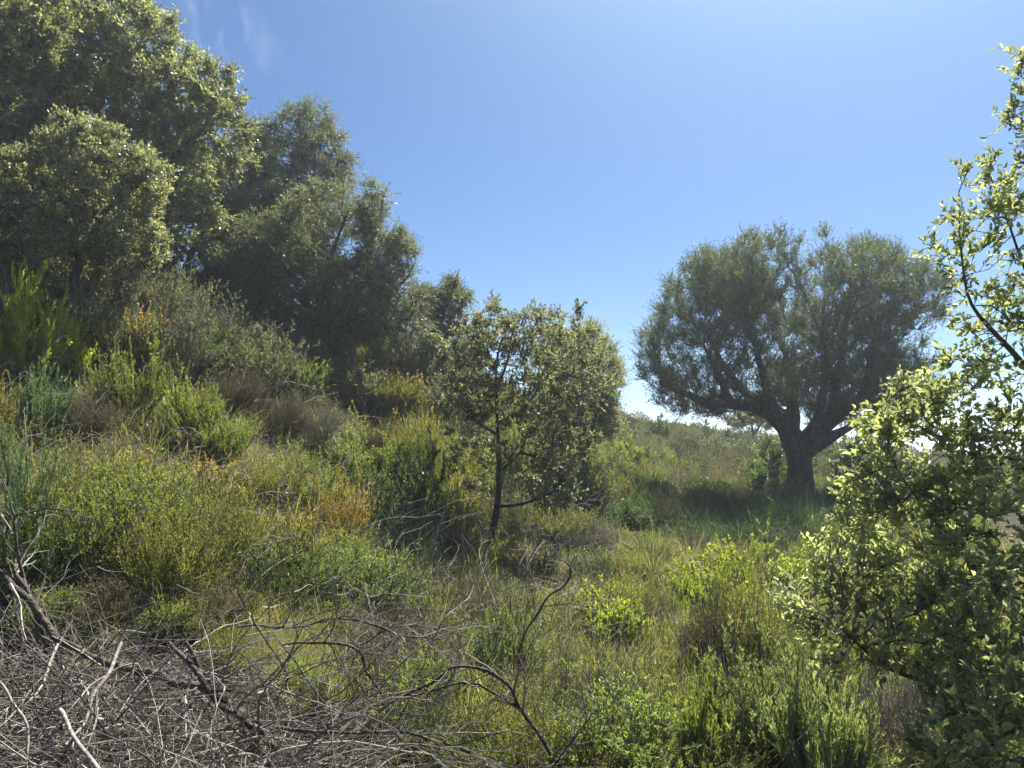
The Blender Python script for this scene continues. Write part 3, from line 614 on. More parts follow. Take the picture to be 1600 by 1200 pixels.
KINDS = {  # n0 spread base Rr | n1 L1 a1 up1 | n2 L2 | leaf per twig, length, width, shape, angle | foliage material, stem material, stem radius
    'rosemary': dict(n0=38, sp=.8, b=.16, R=.42, n1=7, L1=.34, a1=.4, up1=.5, m=40, l=.036, w=.0065, s='lance', la=.55, fm='rosemary', sm='stem', r=.006, tf='t'),
    'bluegreen': dict(n0=22, sp=.5, b=.12, R=.34, n1=7, L1=.26, a1=.35, up1=.5, m=42, l=.034, w=.007, s='lance', la=.6, fm='bluegreen', sm='stem', r=.005, tf='t'),
    'dome': dict(n0=70, sp=1.35, b=.12, R=.62, n1=9, L1=.22, a1=.6, up1=.3, m=20, l=.028, w=.010, s='lance', la=.7, fm='rosemary', sm='stem', r=.006, tf='t'),
    'lentisk': dict(n0=36, sp=1.3, b=.12, R=.6, n1=8, L1=.25, a1=.7, up1=.2, n2=4, L2=.12, m=9, l=.038, w=.017, s='lance', la=.9, fm='darkgreen', sm='stem', r=.007, tf='r'),
    'grey': dict(n0=48, sp=1.25, b=.15, R=.6, n1=9, L1=.24, a1=.6, up1=.25, n2=3, L2=.1, m=10, l=.026, w=.011, s='lance', la=.8, fm='greygreen', sm='greystem', r=.006, tf='r'),
    'brown': dict(n0=60, sp=1.2, b=.15, R=.55, n1=12, L1=.28, a1=.5, up1=.2, n2=5, L2=.13, m=4, l=.02, w=.006, s='lance', la=.8, fm='brown', sm='stem', r=.006, tf='r', bare=1),
    'greybrush': dict(n0=60, sp=1.2, b=.15, R=.6, n1=11, L1=.28, a1=.5, up1=.2, n2=5, L2=.14, m=2, l=.02, w=.006, s='lance', la=.8, fm='greygreen', sm='greystem', r=.006, tf='r', bare=1),
    'broom': dict(n0=130, sp=.85, b=.14, R=.5, n1=6, L1=.3, a1=.3, up1=.3, m=11, l=.03, w=.006, s='lance', la=.5, fm='broom', sm='greenstem', r=.0035, tf='t', bare=1),
    'ochre': dict(n0=55, sp=1.05, b=.14, R=.5, n1=9, L1=.22, a1=.6, up1=.3, m=15, l=.027, w=.013, s='lance', la=.8, fm='ochre', sm='stem', r=.006, tf='z'),
    'lime': dict(n0=30, sp=.8, b=.12, R=.42, n1=10, L1=.22, a1=.7, up1=.3, m=22, l=.045, w=.011, s='lance', la=.7, fm='lime', sm='greenstem', r=.005, tf='t'),
    'feathery': dict(n0=40, sp=1.1, b=.12, R=.5, n1=9, L1=.26, a1=.7, up1=.15, n2=4, L2=.11, m=12, l=.026, w=.007, s='lance', la=.6, fm='dome2', sm='stem', r=.006, tf='t'),
    'low': dict(n0=40, sp=1.45, b=.3, R=.9, n1=9, L1=.3, a1=.7, up1=.3, m=18, l=.045, w=.016, s='lance', la=.8, fm='lowlime', sm='stem', r=.006, tf='t'),
}
M['orange'] = leaf_mat('orange', [(.18, .18, .05), (.30, .22, .06), (.40, .26, .07)], tipc=(.55, .30, .08), trans=.45, rough=.5, spec=.3)
M['yellowleaf'] = leaf_mat('yellowleaf', [(.26, .33, .04), (.36, .42, .05), (.46, .48, .08)], tipc=(.55, .54, .08), trans=.5, rough=.55, spec=.25)
M['herb'] = leaf_mat('herb', [(.12, .155, .07), (.17, .21, .09), (.25, .28, .15)], tipc=(.34, .38, .17), trans=.38, rough=.5, spec=.3)
M['dome2'] = leaf_mat('dome2', [(.11, .155, .055), (.16, .21, .075), (.22, .265, .11)], tipc=(.30, .36, .12), trans=.42, rough=.5, spec=.3)
M['lowlime'] = leaf_mat('lowlime', [(.14, .18, .035), (.20, .25, .045), (.27, .30, .07)], tipc=(.4, .42, .08), trans=.45, rough=.5, spec=.3)
def proto(kind, seed, dens=1.0, leafscale=1.0, H=1.0):
    key = (kind, seed, dens, leafscale, H)
    if key in PROTO: return PROTO[key]
    k = KINDS[kind]; g = np.random.default_rng(1000 + seed * 17 + hash(kind) % 1 + sum(map(ord, kind)))
    A, B, C = grow(g, int(k['n0'] * (.6 + .4 * dens)), k['sp'], k['b'], H, k['R'] * (1 if H == 1 else 1), k['n1'], k['L1'], k['a1'], k['up1'], k.get('n2', 0), k.get('L2', 0))
    sb = MB(); r = k['r']
    tubes(sb, A, r, r * .4, 4); tubes(sb, B, r * .45, r * .2, 3)
    if C is not None: tubes(sb, C, r * .28, r * .14, 3)
    fb = MB(); X = C if C is not None else B
    m = max(1, int(k['m'] * dens * .72))
    p, t, i, tt = sample(X, m, .1, 1, g)
    if C is None:
        p2, t2, i2, tt2 = sample(A, m * 2, .55, 1, g); p = np.concatenate([p, p2]); t = np.concatenate([t, t2]); tt = np.concatenate([tt, tt2])
    if k['tf'] == 't': tip = np.clip((tt - .55) * 1.6 + g.normal(size=len(p)) * .15, 0, 1) * np.clip(p[:, 2] / H + .2, 0, 1)
    elif k['tf'] == 'z': tip = np.clip((p[:, 2] / H - .55) * 2.6 + (vnoise(p, 7, seed) - .5) * 1.6, 0, 1) * (g.random(len(p)) < .75)
    else: tip = (g.random(len(p)) < .2) * g.random(len(p))
    kp = g.random(len(p)) < np.clip((p[:, 2] / H + .35 * np.hypot(p[:, 0], p[:, 1]) / k['R'] - .12) / .35, .06, 1)
    p, t, tip = p[kp], t[kp], tip[kp]
    n = len(p); ll = k['l'] * leafscale * g.uniform(.6, 1.25, n)
    leaves(fb, p, branch_dirs(t, g.uniform(k['la'] * .4, k['la'] * 1.4, n), g, .15), ll * 1.12, ll * k['w'] / k['l'] * g.uniform(1.2, 1.8, n), k['s'], g, tip, .4)
    if k.get('fl'): pass
    PROTO[key] = (sb.mesh(kind + '_stem', M[k['sm']]), fb.mesh(kind + '_foliage', M[k['fm']]), fb)
    return PROTO[key]
def put(name, label, cat, pr, loc, sx, sz, group=None, rz=0.0, fmat=None):
    o = thing(name, label, cat, loc, group, rz, (sx, sx, sz))
    for nm, me in (('stem', pr[0]), ('foliage', pr[1])):
        if me is None: continue
        if fmat and nm == 'foliage':
            kf = me.name + fmat; me2 = bpy.data.meshes.get(kf)
            if me2 is None: me2 = me.copy(); me2.name = kf; me2.materials.clear(); me2.materials.append(M[fmat])
            me = me2
        c = bpy.data.objects.new(nm, me); COL.objects.link(c); c.parent = o
    return o
def tuft_proto(seed, n, spread, mat, W=.006, droop=.7, lo=.5, base=.09, k=5):
    key = ('tuft', seed, n, spread, mat, W, droop)
    if key in PROTO: return PROTO[key]
    g = np.random.default_rng(500 + seed); th = spread * np.sqrt(g.random(n)); ph = g.random(n) * 2 * math.pi
    d = np.stack([np.sin(th) * np.cos(ph), np.sin(th) * np.sin(ph), np.cos(th)], 1)
    b = np.stack([np.cos(ph), np.sin(ph), np.zeros(n)], 1) * (base * np.sqrt(g.random(n)))[:, None] - UP * .04
    fb = MB(); blades(fb, b, d, g.uniform(lo, 1.15, n), W * g.uniform(.6, 1.3, n), g, droop, k, (g.random(n) < .25) * g.random(n))
    PROTO[key] = (None, fb.mesh('tuft_blades', M[mat]), fb); return PROTO[key]

# hand-placed shrubs: kind, px, base py, width px, height px, name, label[, foliage material]
HAND = [
 ('lime', 42, 600, 115, 250, 'yellow_shrub', 'bright yellow green feathery shrub standing below the pale silvery oak', 'yellowleaf'),
 ('lime', 110, 590, 80, 120, 'yellow_shrub', 'smaller yellow green shrub tucked beside the tall bright feathery one', 'yellowleaf'),
 ('bluegreen', 60, 690, 110, 140, 'rosemary_shrub', 'blue green spiky shrub just below the bright yellow feathery one'),
 ('bluegreen', 30, 870, 130, 260, 'rosemary_shrub', 'tall blue green spiky shrub at the very edge above the dead branches'),
 ('lentisk', 215, 470, 170, 130, 'dark_shrub', 'dark leafy undershrub hiding the trunk of the tall holm oak'),
 ('lentisk', 390, 510, 150, 70, 'dark_shrub', 'dark leafy undershrub beneath the broad juniper on the crest'),
 ('grey', 165, 500, 170, 150, 'grey_shrub', 'pale beige green rounded shrub at the foot of the pale oak'),
 ('grey', 250, 515, 140, 130, 'grey_shrub', 'beige green shrub between the pale oak and the slim dark juniper'),
 ('greybrush', 310, 550, 130, 95, 'dry_shrub', 'grey brown twiggy dry shrub below the patch of sky in the junipers'),
 ('grey', 375, 560, 130, 100, 'grey_shrub', 'silvery round shrub right under the broad bushy juniper'),
 ('greybrush', 440, 570, 120, 65, 'dry_shrub', 'grey bare twiggy shrub under the dark edge of the broad juniper'),
 ('dome', 455, 610, 120, 65, 'green_shrub', 'yellowish rounded shrub near the crest below the bare grey twigs'),
 ('grey', 640, 600, 160, 85, 'grey_shrub', 'grey green cushion shrub on the crest under the small open juniper'),
 ('grey', 565, 590, 120, 75, 'grey_shrub', 'small grey cushion shrub on the crest beneath the bushy juniper lobes'),
 ('rosemary', 205, 650, 120, 130, 'rosemary_shrub', 'green rosemary-like shrub with upright tips high on the steep slope'),
 ('rosemary', 300, 690, 110, 120, 'rosemary_shrub', 'vivid green spiky shrub next to the dark hollow in the slope'),
 ('rosemary', 345, 720, 100, 100, 'rosemary_shrub', 'vivid green spiky shrub directly below the dark hollow'),
 ('brown', 365, 640, 90, 75, 'brown_shrub', 'dark brown dry shrub forming the hollow above the spiky green ones'),
 ('grey', 160, 560, 150, 145, 'grey_shrub', 'tall sunlit beige green shrub below the pale silvery oak'),
 ('ochre', 195, 580, 130, 120, 'ochre_shrub', 'yellow tipped shrub between two tall beige shrubs high on the slope'),
 ('grey', 265, 590, 150, 150, 'grey_shrub', 'broad sunlit beige shrub just under the gap in the junipers'),
 ('lentisk', 330, 590, 110, 90, 'green_shrub', 'small leafy green shrub beside the broad sunlit beige one'),
 ('grey', 400, 610, 150, 120, 'grey_shrub', 'pale cushion shrub halfway between the broad juniper and the dark hollow'),
 ('dome', 480, 620, 120, 85, 'green_shrub', 'rounded green cushion on the upper slope before the broad juniper'),
 ('grey', 545, 625, 140, 90, 'grey_shrub', 'pale rounded shrub behind the small yellow green cushion'),
 ('ochre', 620, 640, 110, 75, 'ochre_shrub', 'yellow tipped cushion shrub on the upper slope under the crest'),
 ('grey', 690, 650, 150, 95, 'grey_shrub', 'grey green shrub behind the crown of the young holm oak'),
 ('brown', 120, 680, 100, 85, 'brown_shrub', 'dark brown dry shrub in shade on the steep upper slope'),
 ('brown', 445, 680, 75, 80, 'brown_shrub', 'dark brown bare-stemmed shrub in the middle of the slope'),
 ('greybrush', 490, 690, 110, 90, 'dry_shrub', 'leaning grey brown dry shrub beside the dark bare-stemmed one'),
 ('lime', 545, 625, 60, 45, 'yellow_shrub', 'small round yellow green cushion high on the middle slope'),
 ('broom', 600, 640, 100, 70, 'broom_shrub', 'fine-stemmed greenish tuft shrub under the crest of grey cushions'),
 ('ochre', 480, 640, 70, 50, 'ochre_shrub', 'small shrub with yellow flowering tips near the yellow cushion'),
 ('dome', 575, 745, 180, 120, 'green_shrub', 'smooth green dome-shaped shrub above the dark shaded bush'),
 ('lentisk', 640, 850, 150, 180, 'green_shrub', 'tall dark shaded bush under the smooth green dome'),
 ('broom', 660, 780, 110, 160, 'broom_shrub', 'feathery upright green shrub between the dome and the young oak'),
 ('rosemary', 700, 840, 90, 130, 'rosemary_shrub', 'upright grey green shrub just beside the young oak trunk', 'broom'),
 ('brown', 690, 880, 110, 120, 'brown_shrub', 'rusty brown dry shrub near the foot of the young oak'),
 ('ochre', 530, 855, 105, 175, 'ochre_shrub', 'tall shrub with bright orange leafy top', 'orange'),
 ('ochre', 430, 900, 150, 150, 'ochre_shrub', 'wide bush with small yellow orange leaves beside the orange topped one'),
 ('feathery', 450, 950, 190, 130, 'green_shrub', 'deep green bush beneath the yellow orange leaves', 'darkgreen'),
 ('feathery', 570, 960, 170, 150, 'green_shrub', 'bright green feathery bush beneath the orange topped shrub'),
 ('feathery', 170, 890, 250, 225, 'green_shrub', 'broad fine-leaved green bush hanging over the dark shaded bank', 'rosemary'),
 ('broom', 270, 945, 200, 190, 'broom_shrub', 'arching yellow green grassy shrub on the lower bank'),
 ('broom', 335, 900, 170, 190, 'broom_shrub', 'straw tinted arching shrub on the lower bank near the yellow orange bush'),
 ('ochre', 90, 830, 110, 100, 'ochre_shrub', 'golden sprigged shrub over the dead branches at the edge'),
 ('ochre', 350, 790, 110, 90, 'ochre_shrub', 'green shrub dotted with orange blooms in the middle of the slope'),
 ('broom', 420, 790, 150, 110, 'broom_shrub', 'pale grassy shrub on the slope between orange dots and green dome'),
 ('brown', 130, 965, 170, 90, 'dead_shrub', 'dark tangle of bare twigs in the shade under the overhanging green bush'),  # dark twigs put in to stand for the shade of the bank
 ('brown', 330, 985, 150, 90, 'dead_shrub', 'dark bare twigs under the arching yellow green shrub'),
 ('lentisk', 1205, 724, 120, 46, 'dark_shrub', 'dark distant thicket seen between the hill crest and the olive trunk'),
 ('lentisk', 1135, 712, 90, 30, 'dark_shrub', 'dark distant bushes on the crest under the drooping olive bough'),
 ('lentisk', 1310, 740, 110, 70, 'dark_shrub', 'dark distant thicket showing behind the olive trunk on its shaded side'),
 ('lentisk', 60, 940, 150, 200, 'green_shrub', 'shaded dark green bush behind the dead branches on the bank'),  # dark bush put in to deepen the shade on the bank
 ('grey', 790, 850, 100, 110, 'grey_shrub', 'thin grey green shrub behind the young oak trunk'),
 ('grey', 900, 810, 130, 120, 'grey_shrub', 'grey green shrub covering the foot of the soft rounded tree'),
 ('dome', 950, 790, 100, 80, 'green_shrub', 'yellowish green cushion beside the foot of the soft rounded tree', 'broom'),
 ('greybrush', 905, 860, 120, 70, 'dry_shrub', 'wiry grey dry shrub on the bank beyond the young oak'),
 ('broom', 870, 850, 120, 80, 'broom_shrub', 'yellowish shrub on the bank beyond the young oak'),
 ('lentisk', 915, 905, 90, 55, 'green_shrub', 'low dark green shrub where the bank meets the grassy hollow'),
 ('dome', 825, 900, 110, 80, 'green_shrub', 'pale green shrub just behind the foot of the young oak', 'broom'),
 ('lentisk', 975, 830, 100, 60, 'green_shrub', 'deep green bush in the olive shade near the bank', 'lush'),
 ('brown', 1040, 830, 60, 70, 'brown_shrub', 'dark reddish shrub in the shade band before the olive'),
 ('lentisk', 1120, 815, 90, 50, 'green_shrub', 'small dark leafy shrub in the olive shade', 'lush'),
 ('greybrush', 1085, 770, 55, 34, 'dry_shrub', 'round pale grey cushion shrub on the far hillside'),
 ('lentisk', 1170, 775, 50, 26, 'green_shrub', 'dark low shrub on the far hillside near the olive trunk'),
 ('dome', 1020, 905, 0, 0, '', ''),
 ('lime', 955, 1010, 110, 125, 'yellow_shrub', 'bright yellow green bushy spurge in the grassy hollow'),
 ('feathery', 800, 1075, 115, 185, 'green_shrub', 'small feathery green shrub behind the arched dead branch'),
 ('low', 1190, 945, 230, 120, 'yellow_shrub', 'low spreading yellow green shrub beside the near oak leaves'),
 ('low', 1105, 965, 140, 100, 'yellow_shrub', 'rounded olive yellow shrub on the grassy hollow edge', 'lowlime'),
 ('brown', 1135, 1075, 130, 200, 'brown_shrub', 'dark brown upright heathery shrub in the grassy hollow'),
 ('broom', 1170, 1080, 170, 220, 'broom_shrub', 'tall fine-stemmed green shrub around the dark brown heathery one', 'broom'),
 ('dome', 1060, 1010, 90, 60, 'green_shrub', 'low green mound before the tall brown heathery shrub'),
 ('rosemary', 1190, 1180, 190, 200, 'rosemary_shrub', 'lush bright green upright herb clump below the brown heathery shrub', 'herb'),
 ('rosemary', 1290, 1230, 160, 240, 'rosemary_shrub', 'tall green spiky herb clump under the near oak boughs', 'herb'),
 ('rosemary', 1110, 1200, 110, 170, 'rosemary_shrub', 'narrow green herb clump at the lower edge of the hollow', 'rosemary'),
 ('broom', 1345, 860, 110, 60, 'broom_shrub', 'dense yellowish low shrub beside the olive under the oak leaves'),
 ('brown', 1330, 905, 90, 50, 'brown_shrub', 'brown low shrub between olive shade and oak leaves'),
 ('lentisk', 1350, 800, 100, 130, 'green_shrub', 'dark bush right behind the olive trunk'),
 ('grey', 1170, 905, 110, 36, 'dry_shrub', 'grey twiggy mat at the front edge of the olive shade'),
]
boxes = []
TUFTS = [
 (1022, 905, 130, 85, 'grass_tuft', 'big arching clump of esparto grass in the sunny hollow', 'broom'),
 (1080, 880, 90, 55, 'grass_tuft', 'smaller esparto clump behind the big arching one', 'grass'),
 (262, 985, 130, 75, 'grass_tuft', 'fresh green grass tuft growing out over the thick dead limb', 'grass'),
 (172, 1015, 60, 70, 'grass_tuft', 'narrow bright grass tuft behind the pale snapped stick', 'grass'),
 (190, 900, 110, 70, 'grass_tuft', 'straw coloured grass tuft on the shaded bank', 'drygrass'),
 (640, 900, 120, 130, 'grass_tuft', 'long fine grass clump in the dark hollow under the bush', 'lush'),
 (1180, 850, 90, 60, 'grass_tuft', 'long grass clump darkened as shade in front of the olive trunk', 'lush'),
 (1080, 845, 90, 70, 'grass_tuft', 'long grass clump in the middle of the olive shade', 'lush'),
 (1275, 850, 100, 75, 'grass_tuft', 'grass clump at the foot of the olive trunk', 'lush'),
 (1000, 990, 110, 60, 'grass_tuft', 'tangled pale dry grass clump beyond the yellow spurge', 'drygrass'),
 (380, 1165, 90, 60, 'grass_tuft', 'low green grass tuft at the bottom edge among dead twigs', 'grass'),
]
def place_hand():
    for j, h in enumerate(HAND):
        kind, px, py, wpx, hpx, name, label = h[:7]
        if not wpx: continue
        p, d = hit(px, py)
        if p is None: print('nohit', label); continue
        sx = wpx / FPX * d / (2 * (KINDS[kind]['R'] + .06)); sz = hpx / FPX * d / .98
        pr = proto(kind, j % 3, 1.6 if wpx > 90 else 1.15, float(np.clip(.85 / max(sx, sz), .5, 1.6)) if d < 9 else 1.0)
        put(name, label, 'shrub', pr, p - UP * .03, sx, sz, None, random.uniform(0, 6.28), h[7] if len(h) > 7 else None)
        boxes.append((px, py - hpx, py, wpx, d, p, sx * .5))
    for j, (px, py, wpx, hpx, name, label, mat) in enumerate(TUFTS):
        p, d = hit(px, py)
        if p is None: continue
        s = wpx / FPX * d / 1.25; sz = hpx / FPX * d / .72
        pr = tuft_proto(j % 4, 420, 1.0, mat, .010, .8)
        put(name, label, 'grass tuft', pr, p, s, sz, None, random.uniform(0, 6.28))
        boxes.append((px, py - hpx, py, wpx, d, p, s * .4))
place_hand()

# fillers: the anonymous shrubs of the slope, as one sees them between the ones above
FILL = [  # kind, name, label, group
 ('rosemary', 'rosemary_shrub', 'green spiky shrub among many alike in the slope scrub', 'green spiky shrubs of the slope'),
 ('dome', 'green_shrub', 'rounded green shrub among many alike in the slope scrub', 'rounded green shrubs of the slope'),
 ('broom', 'broom_shrub', 'thin-stemmed yellowish shrub among many alike in the slope scrub', 'thin-stemmed shrubs of the slope'),
 ('grey', 'grey_shrub', 'grey green cushion shrub among many alike in the slope scrub', 'grey cushion shrubs of the slope'),
 ('brown', 'brown_shrub', 'dry brown shrub among many alike in the slope scrub', 'dry brown shrubs of the slope'),
 ('greybrush', 'dry_shrub', 'bare grey twiggy shrub among many alike in the slope scrub', 'bare grey shrubs of the slope'),
 ('ochre', 'ochre_shrub', 'shrub with yellowing tips among many alike in the slope scrub', 'yellow tipped shrubs of the slope'),
 ('lentisk', 'dark_shrub', 'dark green leafy shrub among many alike in the slope scrub', 'dark leafy shrubs of the slope'),
 ('feathery', 'feathery_shrub', 'bright feathery shrub among many alike in the slope scrub', 'feathery shrubs of the slope')]
def fillers():
    g = np.random.default_rng(77); placed = [(b[5], b[6]) for b in boxes]; n = 0
    for _ in range(10500):
        d = math.exp(g.uniform(math.log(5.6), math.log(26))); px = g.uniform(-330, 1480)
        x = (px - 800) / FPX * d; y = d * math.cos(PITCH)
        z = gz(x, y); P = np.array([x, y, z]); u, v, dd = unproj(P)
        if v > 1230: continue
        if u > 900 and dd < 10.5: continue
        if u > 560 and dd < 7.5: continue
        if u < 340 and dd < 6.3: continue
        if 930 < u < 1340 and 11 < dd < 19.5: continue
        h = g.uniform(.7, 1.4) * (1.0 if dd < 18 else .85); r = g.uniform(.3, .62)
        if u > 700: h *= .75
        # visible at all?
        q = pix(u, v - h * .8 * FPX / dd, dd); tt = np.linspace(.25, .97, 40)[:, None]; L = EYE + (q - EYE) * tt
        if (L[:, 2] < height(L[:, :2]) + .0).any(): continue
        bad = False
        for (bp, br) in placed:
            if (bp[0] - x) ** 2 + (bp[1] - y) ** 2 < (.5 * (br + r)) ** 2: bad = True; break
        if bad: continue
        top = v - h * FPX / dd; hw = r * FPX / dd
        for b in boxes:
            if dd < b[4] and abs(u - b[0]) < hw * .7 + b[3] * .42 and top < b[2] - (b[2] - b[1]) * .3 and v > b[1]: bad = True; break
        if bad: continue
        nn = vnoise(P, .45, 5) + g.normal() * .12
        if u < 700: wts = [.22, .12, .10, .14, .03, .03, .12, .11, .13] if dd < 11 else [.12, .16, .11, .25, .04, .04, .10, .10, .08]
        else: wts = [.06, .14, .20, .24, .05, .11, .06, .08, .06]
        k = int(np.searchsorted(np.cumsum(wts), min(.999, max(0, (nn - .2) / .6)) * .999)); k = min(k, 8)
        if g.random() < .5: k = int(g.choice(9, p=np.array(wts) / sum(wts)))
        kind, name, label, grp = FILL[k]
        pr = proto(kind, int(g.integers(4)), 1.15 if dd < 12 else .8, 1.0 if dd < 12 else 1.35)
        put(name, label, 'shrub', pr, P - UP * .04, r / (KINDS[kind]['R'] + .06), h, grp, g.uniform(0, 6.28))
        placed.append((P, r)); n += 1
        if n >= 690: break
    print('fillers', n)
fillers()
HOLLOW = [('tuft', 'grass_tuft', 'arching grass tuft among many alike in the sunny hollow', 'arching tufts of the hollow'),
          ('tuftd', 'dry_grass_tuft', 'straw coloured grass tuft among many alike in the hollow', 'straw tufts of the hollow'),
          ('broom', 'broom_shrub', 'low thin-stemmed shrub among many alike in the hollow', 'thin-stemmed shrubs of the hollow'),
          ('dome', 'green_shrub', 'low rounded green shrub among many alike in the hollow', 'low green shrubs of the hollow'),
          ('greybrush', 'dry_shrub', 'low grey twiggy shrub among many alike in the hollow', 'grey twiggy shrubs of the hollow'),
          ('brown', 'brown_shrub', 'low brown shrub among many alike in the hollow', 'brown shrubs of the hollow'),
          ('feathery', 'feathery_shrub', 'low feathery green shrub among many alike in the hollow', 'feathery shrubs of the hollow'),
          ('tufts', 'dark_grass_tuft', 'long dark grass tuft among many alike in the olive shade', 'dark tufts of the olive shade')]
def bank_green():
    g = np.random.default_rng(91); n = 0
    for _ in range(900):
        d = g.uniform(3.5, 5.9); px = g.uniform(90, 720); u = px; x = (px - 800) / FPX * d; P = np.array([x, d, gz(x, d)]); v = unproj(P)[1]
        if v > (1130 if px > 430 else 1060) or g.random() < .75 * (px < 340): continue
        k = ['tuft', 'feathery', 'broom', 'dome'][int(g.choice(4, p=[.5, .2, .15, .15]))]; r = g.uniform(.12, .24); h = r * g.uniform(1.2, 2)
        if k == 'tuft': put('green_grass_tuft', 'fresh green grass tuft among several alike growing through the twig heap', 'grass tuft', tuft_proto(int(g.integers(4)) + 20, 300, .9, 'grass', .008, .7), P, r * 1.5, h * 1.3, 'green tufts in the twig heap', g.uniform(0, 6.28))
        else: put('green_shrub', 'little green shrub among several alike growing through the twig heap', 'shrub', proto(k, int(g.integers(4)), 1.15, 1.3), P - UP * .02, r / (KINDS[k]['R'] + .06), h, 'little green shrubs in the twig heap', g.uniform(0, 6.28))
        n += 1
        if n > 75: break
bank_green()
def hollow():
    g = np.random.default_rng(78); placed = []; n = 0
    for _ in range(6000):
        d = math.exp(g.uniform(math.log(4.0), math.log(19))); px = g.uniform(520, 1500)
        x = (px - 800) / FPX * d; y = d; z = gz(x, y); P = np.array([x, y, z]); u, v, dd = unproj(P)
        if v > 1260 or (u < 900 and dd > 8.5) or (u < 640 and dd < 5): continue
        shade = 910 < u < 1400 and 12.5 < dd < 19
        r = g.uniform(.16, .42) * (1 + .04 * dd); h = r * g.uniform(1.1, 2.1)
        if any((q[0] - x) ** 2 + (q[1] - y) ** 2 < (.47 * (r + qr)) ** 2 for q, qr in placed): continue
        top = v - h * FPX / dd; bad = False
        for b in boxes:
            if dd < b[4] and abs(u - b[0]) < r * FPX / dd * .7 + b[3] * .4 and top < b[2] - (b[2] - b[1]) * .35 and v > b[1]: bad = True; break
        if bad: continue
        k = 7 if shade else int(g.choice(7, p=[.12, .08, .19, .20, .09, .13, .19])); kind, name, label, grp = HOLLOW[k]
        if kind.startswith('tuft'):
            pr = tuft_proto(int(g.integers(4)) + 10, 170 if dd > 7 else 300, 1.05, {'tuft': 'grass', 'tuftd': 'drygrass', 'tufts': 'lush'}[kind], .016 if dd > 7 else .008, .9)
            put(name, label, 'grass tuft', pr, P, r * 1.5, h * 1.35, grp, g.uniform(0, 6.28))
        else: put(name, label, 'shrub', proto(kind, int(g.integers(4)), 1.15, 1.2), P - UP * .03, r / (KINDS[kind]['R'] + .06), h, grp, g.uniform(0, 6.28))
        placed.append((P, r)); n += 1
        if n >= 440: break
    print('hollow', n)
hollow()

def far_shrubs():
    g = np.random.default_rng(79); done = []
    for _ in range(900):
        d = g.uniform(21, 44); px = g.uniform(930, 1340); x = (px - 800) / FPX * d; P = np.array([x, d, gz(x, d)]); r = g.uniform(.45, .95)
        tt = np.linspace(.3, .98, 30)[:, None]; L = EYE + (P + UP * r * .8 - EYE) * tt
        if (L[:, 2] < height(L[:, :2])).any() or any((a - x) ** 2 + (b - d) ** 2 < (1.1 * (c + r)) ** 2 for a, b, c in done): continue
        kind, lab, grp, nm = [('lentisk', 'dark green bush among many alike on the distant hillside', 'dark bushes of the distant hillside', 'dark_shrub'), ('grey', 'grey green bush among many alike on the distant hillside', 'grey green bushes of the distant hillside', 'grey_shrub'),
                     ('greybrush', 'dry grey bush among many alike on the distant hillside', 'dry bushes of the distant hillside', 'dry_shrub'), ('dome', 'light green bush among many alike on the distant hillside', 'light green bushes of the distant hillside', 'green_shrub')][int(g.choice(4, p=[.4, .25, .1, .25]))]
        put(nm, lab, 'shrub', proto(kind, int(g.integers(3)), .8, 2.2), P - UP * .05, r / (KINDS[kind]['R'] + .06), r * g.uniform(1.1, 1.7), grp, g.uniform(0, 6.28)); done.append((x, d, r))
        if len(done) > 70: break
    print('far', len(done))
far_shrubs()

# distant hillside scrub, read as one mass
def far_scrub():
    g = np.random.default_rng(99); fb = MB(); fb2 = MB(); n = 0
    done = []
    for _ in range(9000):
        d = g.uniform(18.5, 48); px = g.uniform(840, 1640); x = (px - 800) / FPX * d; y = d; z = gz(x, y)
        if d < 22 and vnoise(np.array([x, y, 0]), .8, 2) < .4: continue
        P = np.array([x, y, z]); tt = np.linspace(.3, .98, 30)[:, None]; L = EYE + (P + UP * .5 - EYE) * tt
        if (L[:, 2] < height(L[:, :2])).any(): continue
        m = 900; r = g.uniform(.32, .85) * (1.15 if d > 30 else 1); h = r * g.uniform(.8, 1.35)
        if any((a - x) ** 2 + (b - y) ** 2 < (.9 * (c + r)) ** 2 for a, b, c in done): continue
        done.append((x, y, r))
        v = norm(g.normal(size=(m, 3))); v[:, 2] = np.abs(v[:, 2]); pp = v * (g.random((m, 1)) ** .18) * np.array([r, r, h]); L0 = g.uniform(.05, .10, m) * (1 + (d - 20) / 40)
        c = g.random()
        if c < .42: tgt = fb2
        else: tgt = fb
        leaves(tgt, pp + P, v + UP * .5, L0, L0 * .3, 'lance', g, np.full(m, c ** 2 * .9) + g.random(m) * .1, .4); n += 1
        if n > 2600: break
    stuff(fb2.build('dark_hillside_scrub', M['fardark']), 'darker low scrub dotting the distant hillside', 'scrub')
    o = fb.build('hillside_scrub', M['farscrub']); stuff(o, 'low grey green scrub covering the distant hillside', 'scrub')
M['farscrub'] = leaf_mat('farscrub', [(.09, .115, .045), (.13, .155, .06), (.18, .19, .09), (.15, .14, .09)], tipc=(.26, .24, .16), trans=.16, rough=.55, spec=.25, nscale=.35)
M['fardark'] = leaf_mat('fardark', [(.05, .075, .035), (.08, .105, .045), (.11, .12, .06)], tipc=(.2, .17, .12), trans=.16, rough=.55, spec=.25, nscale=.35)
far_scrub()

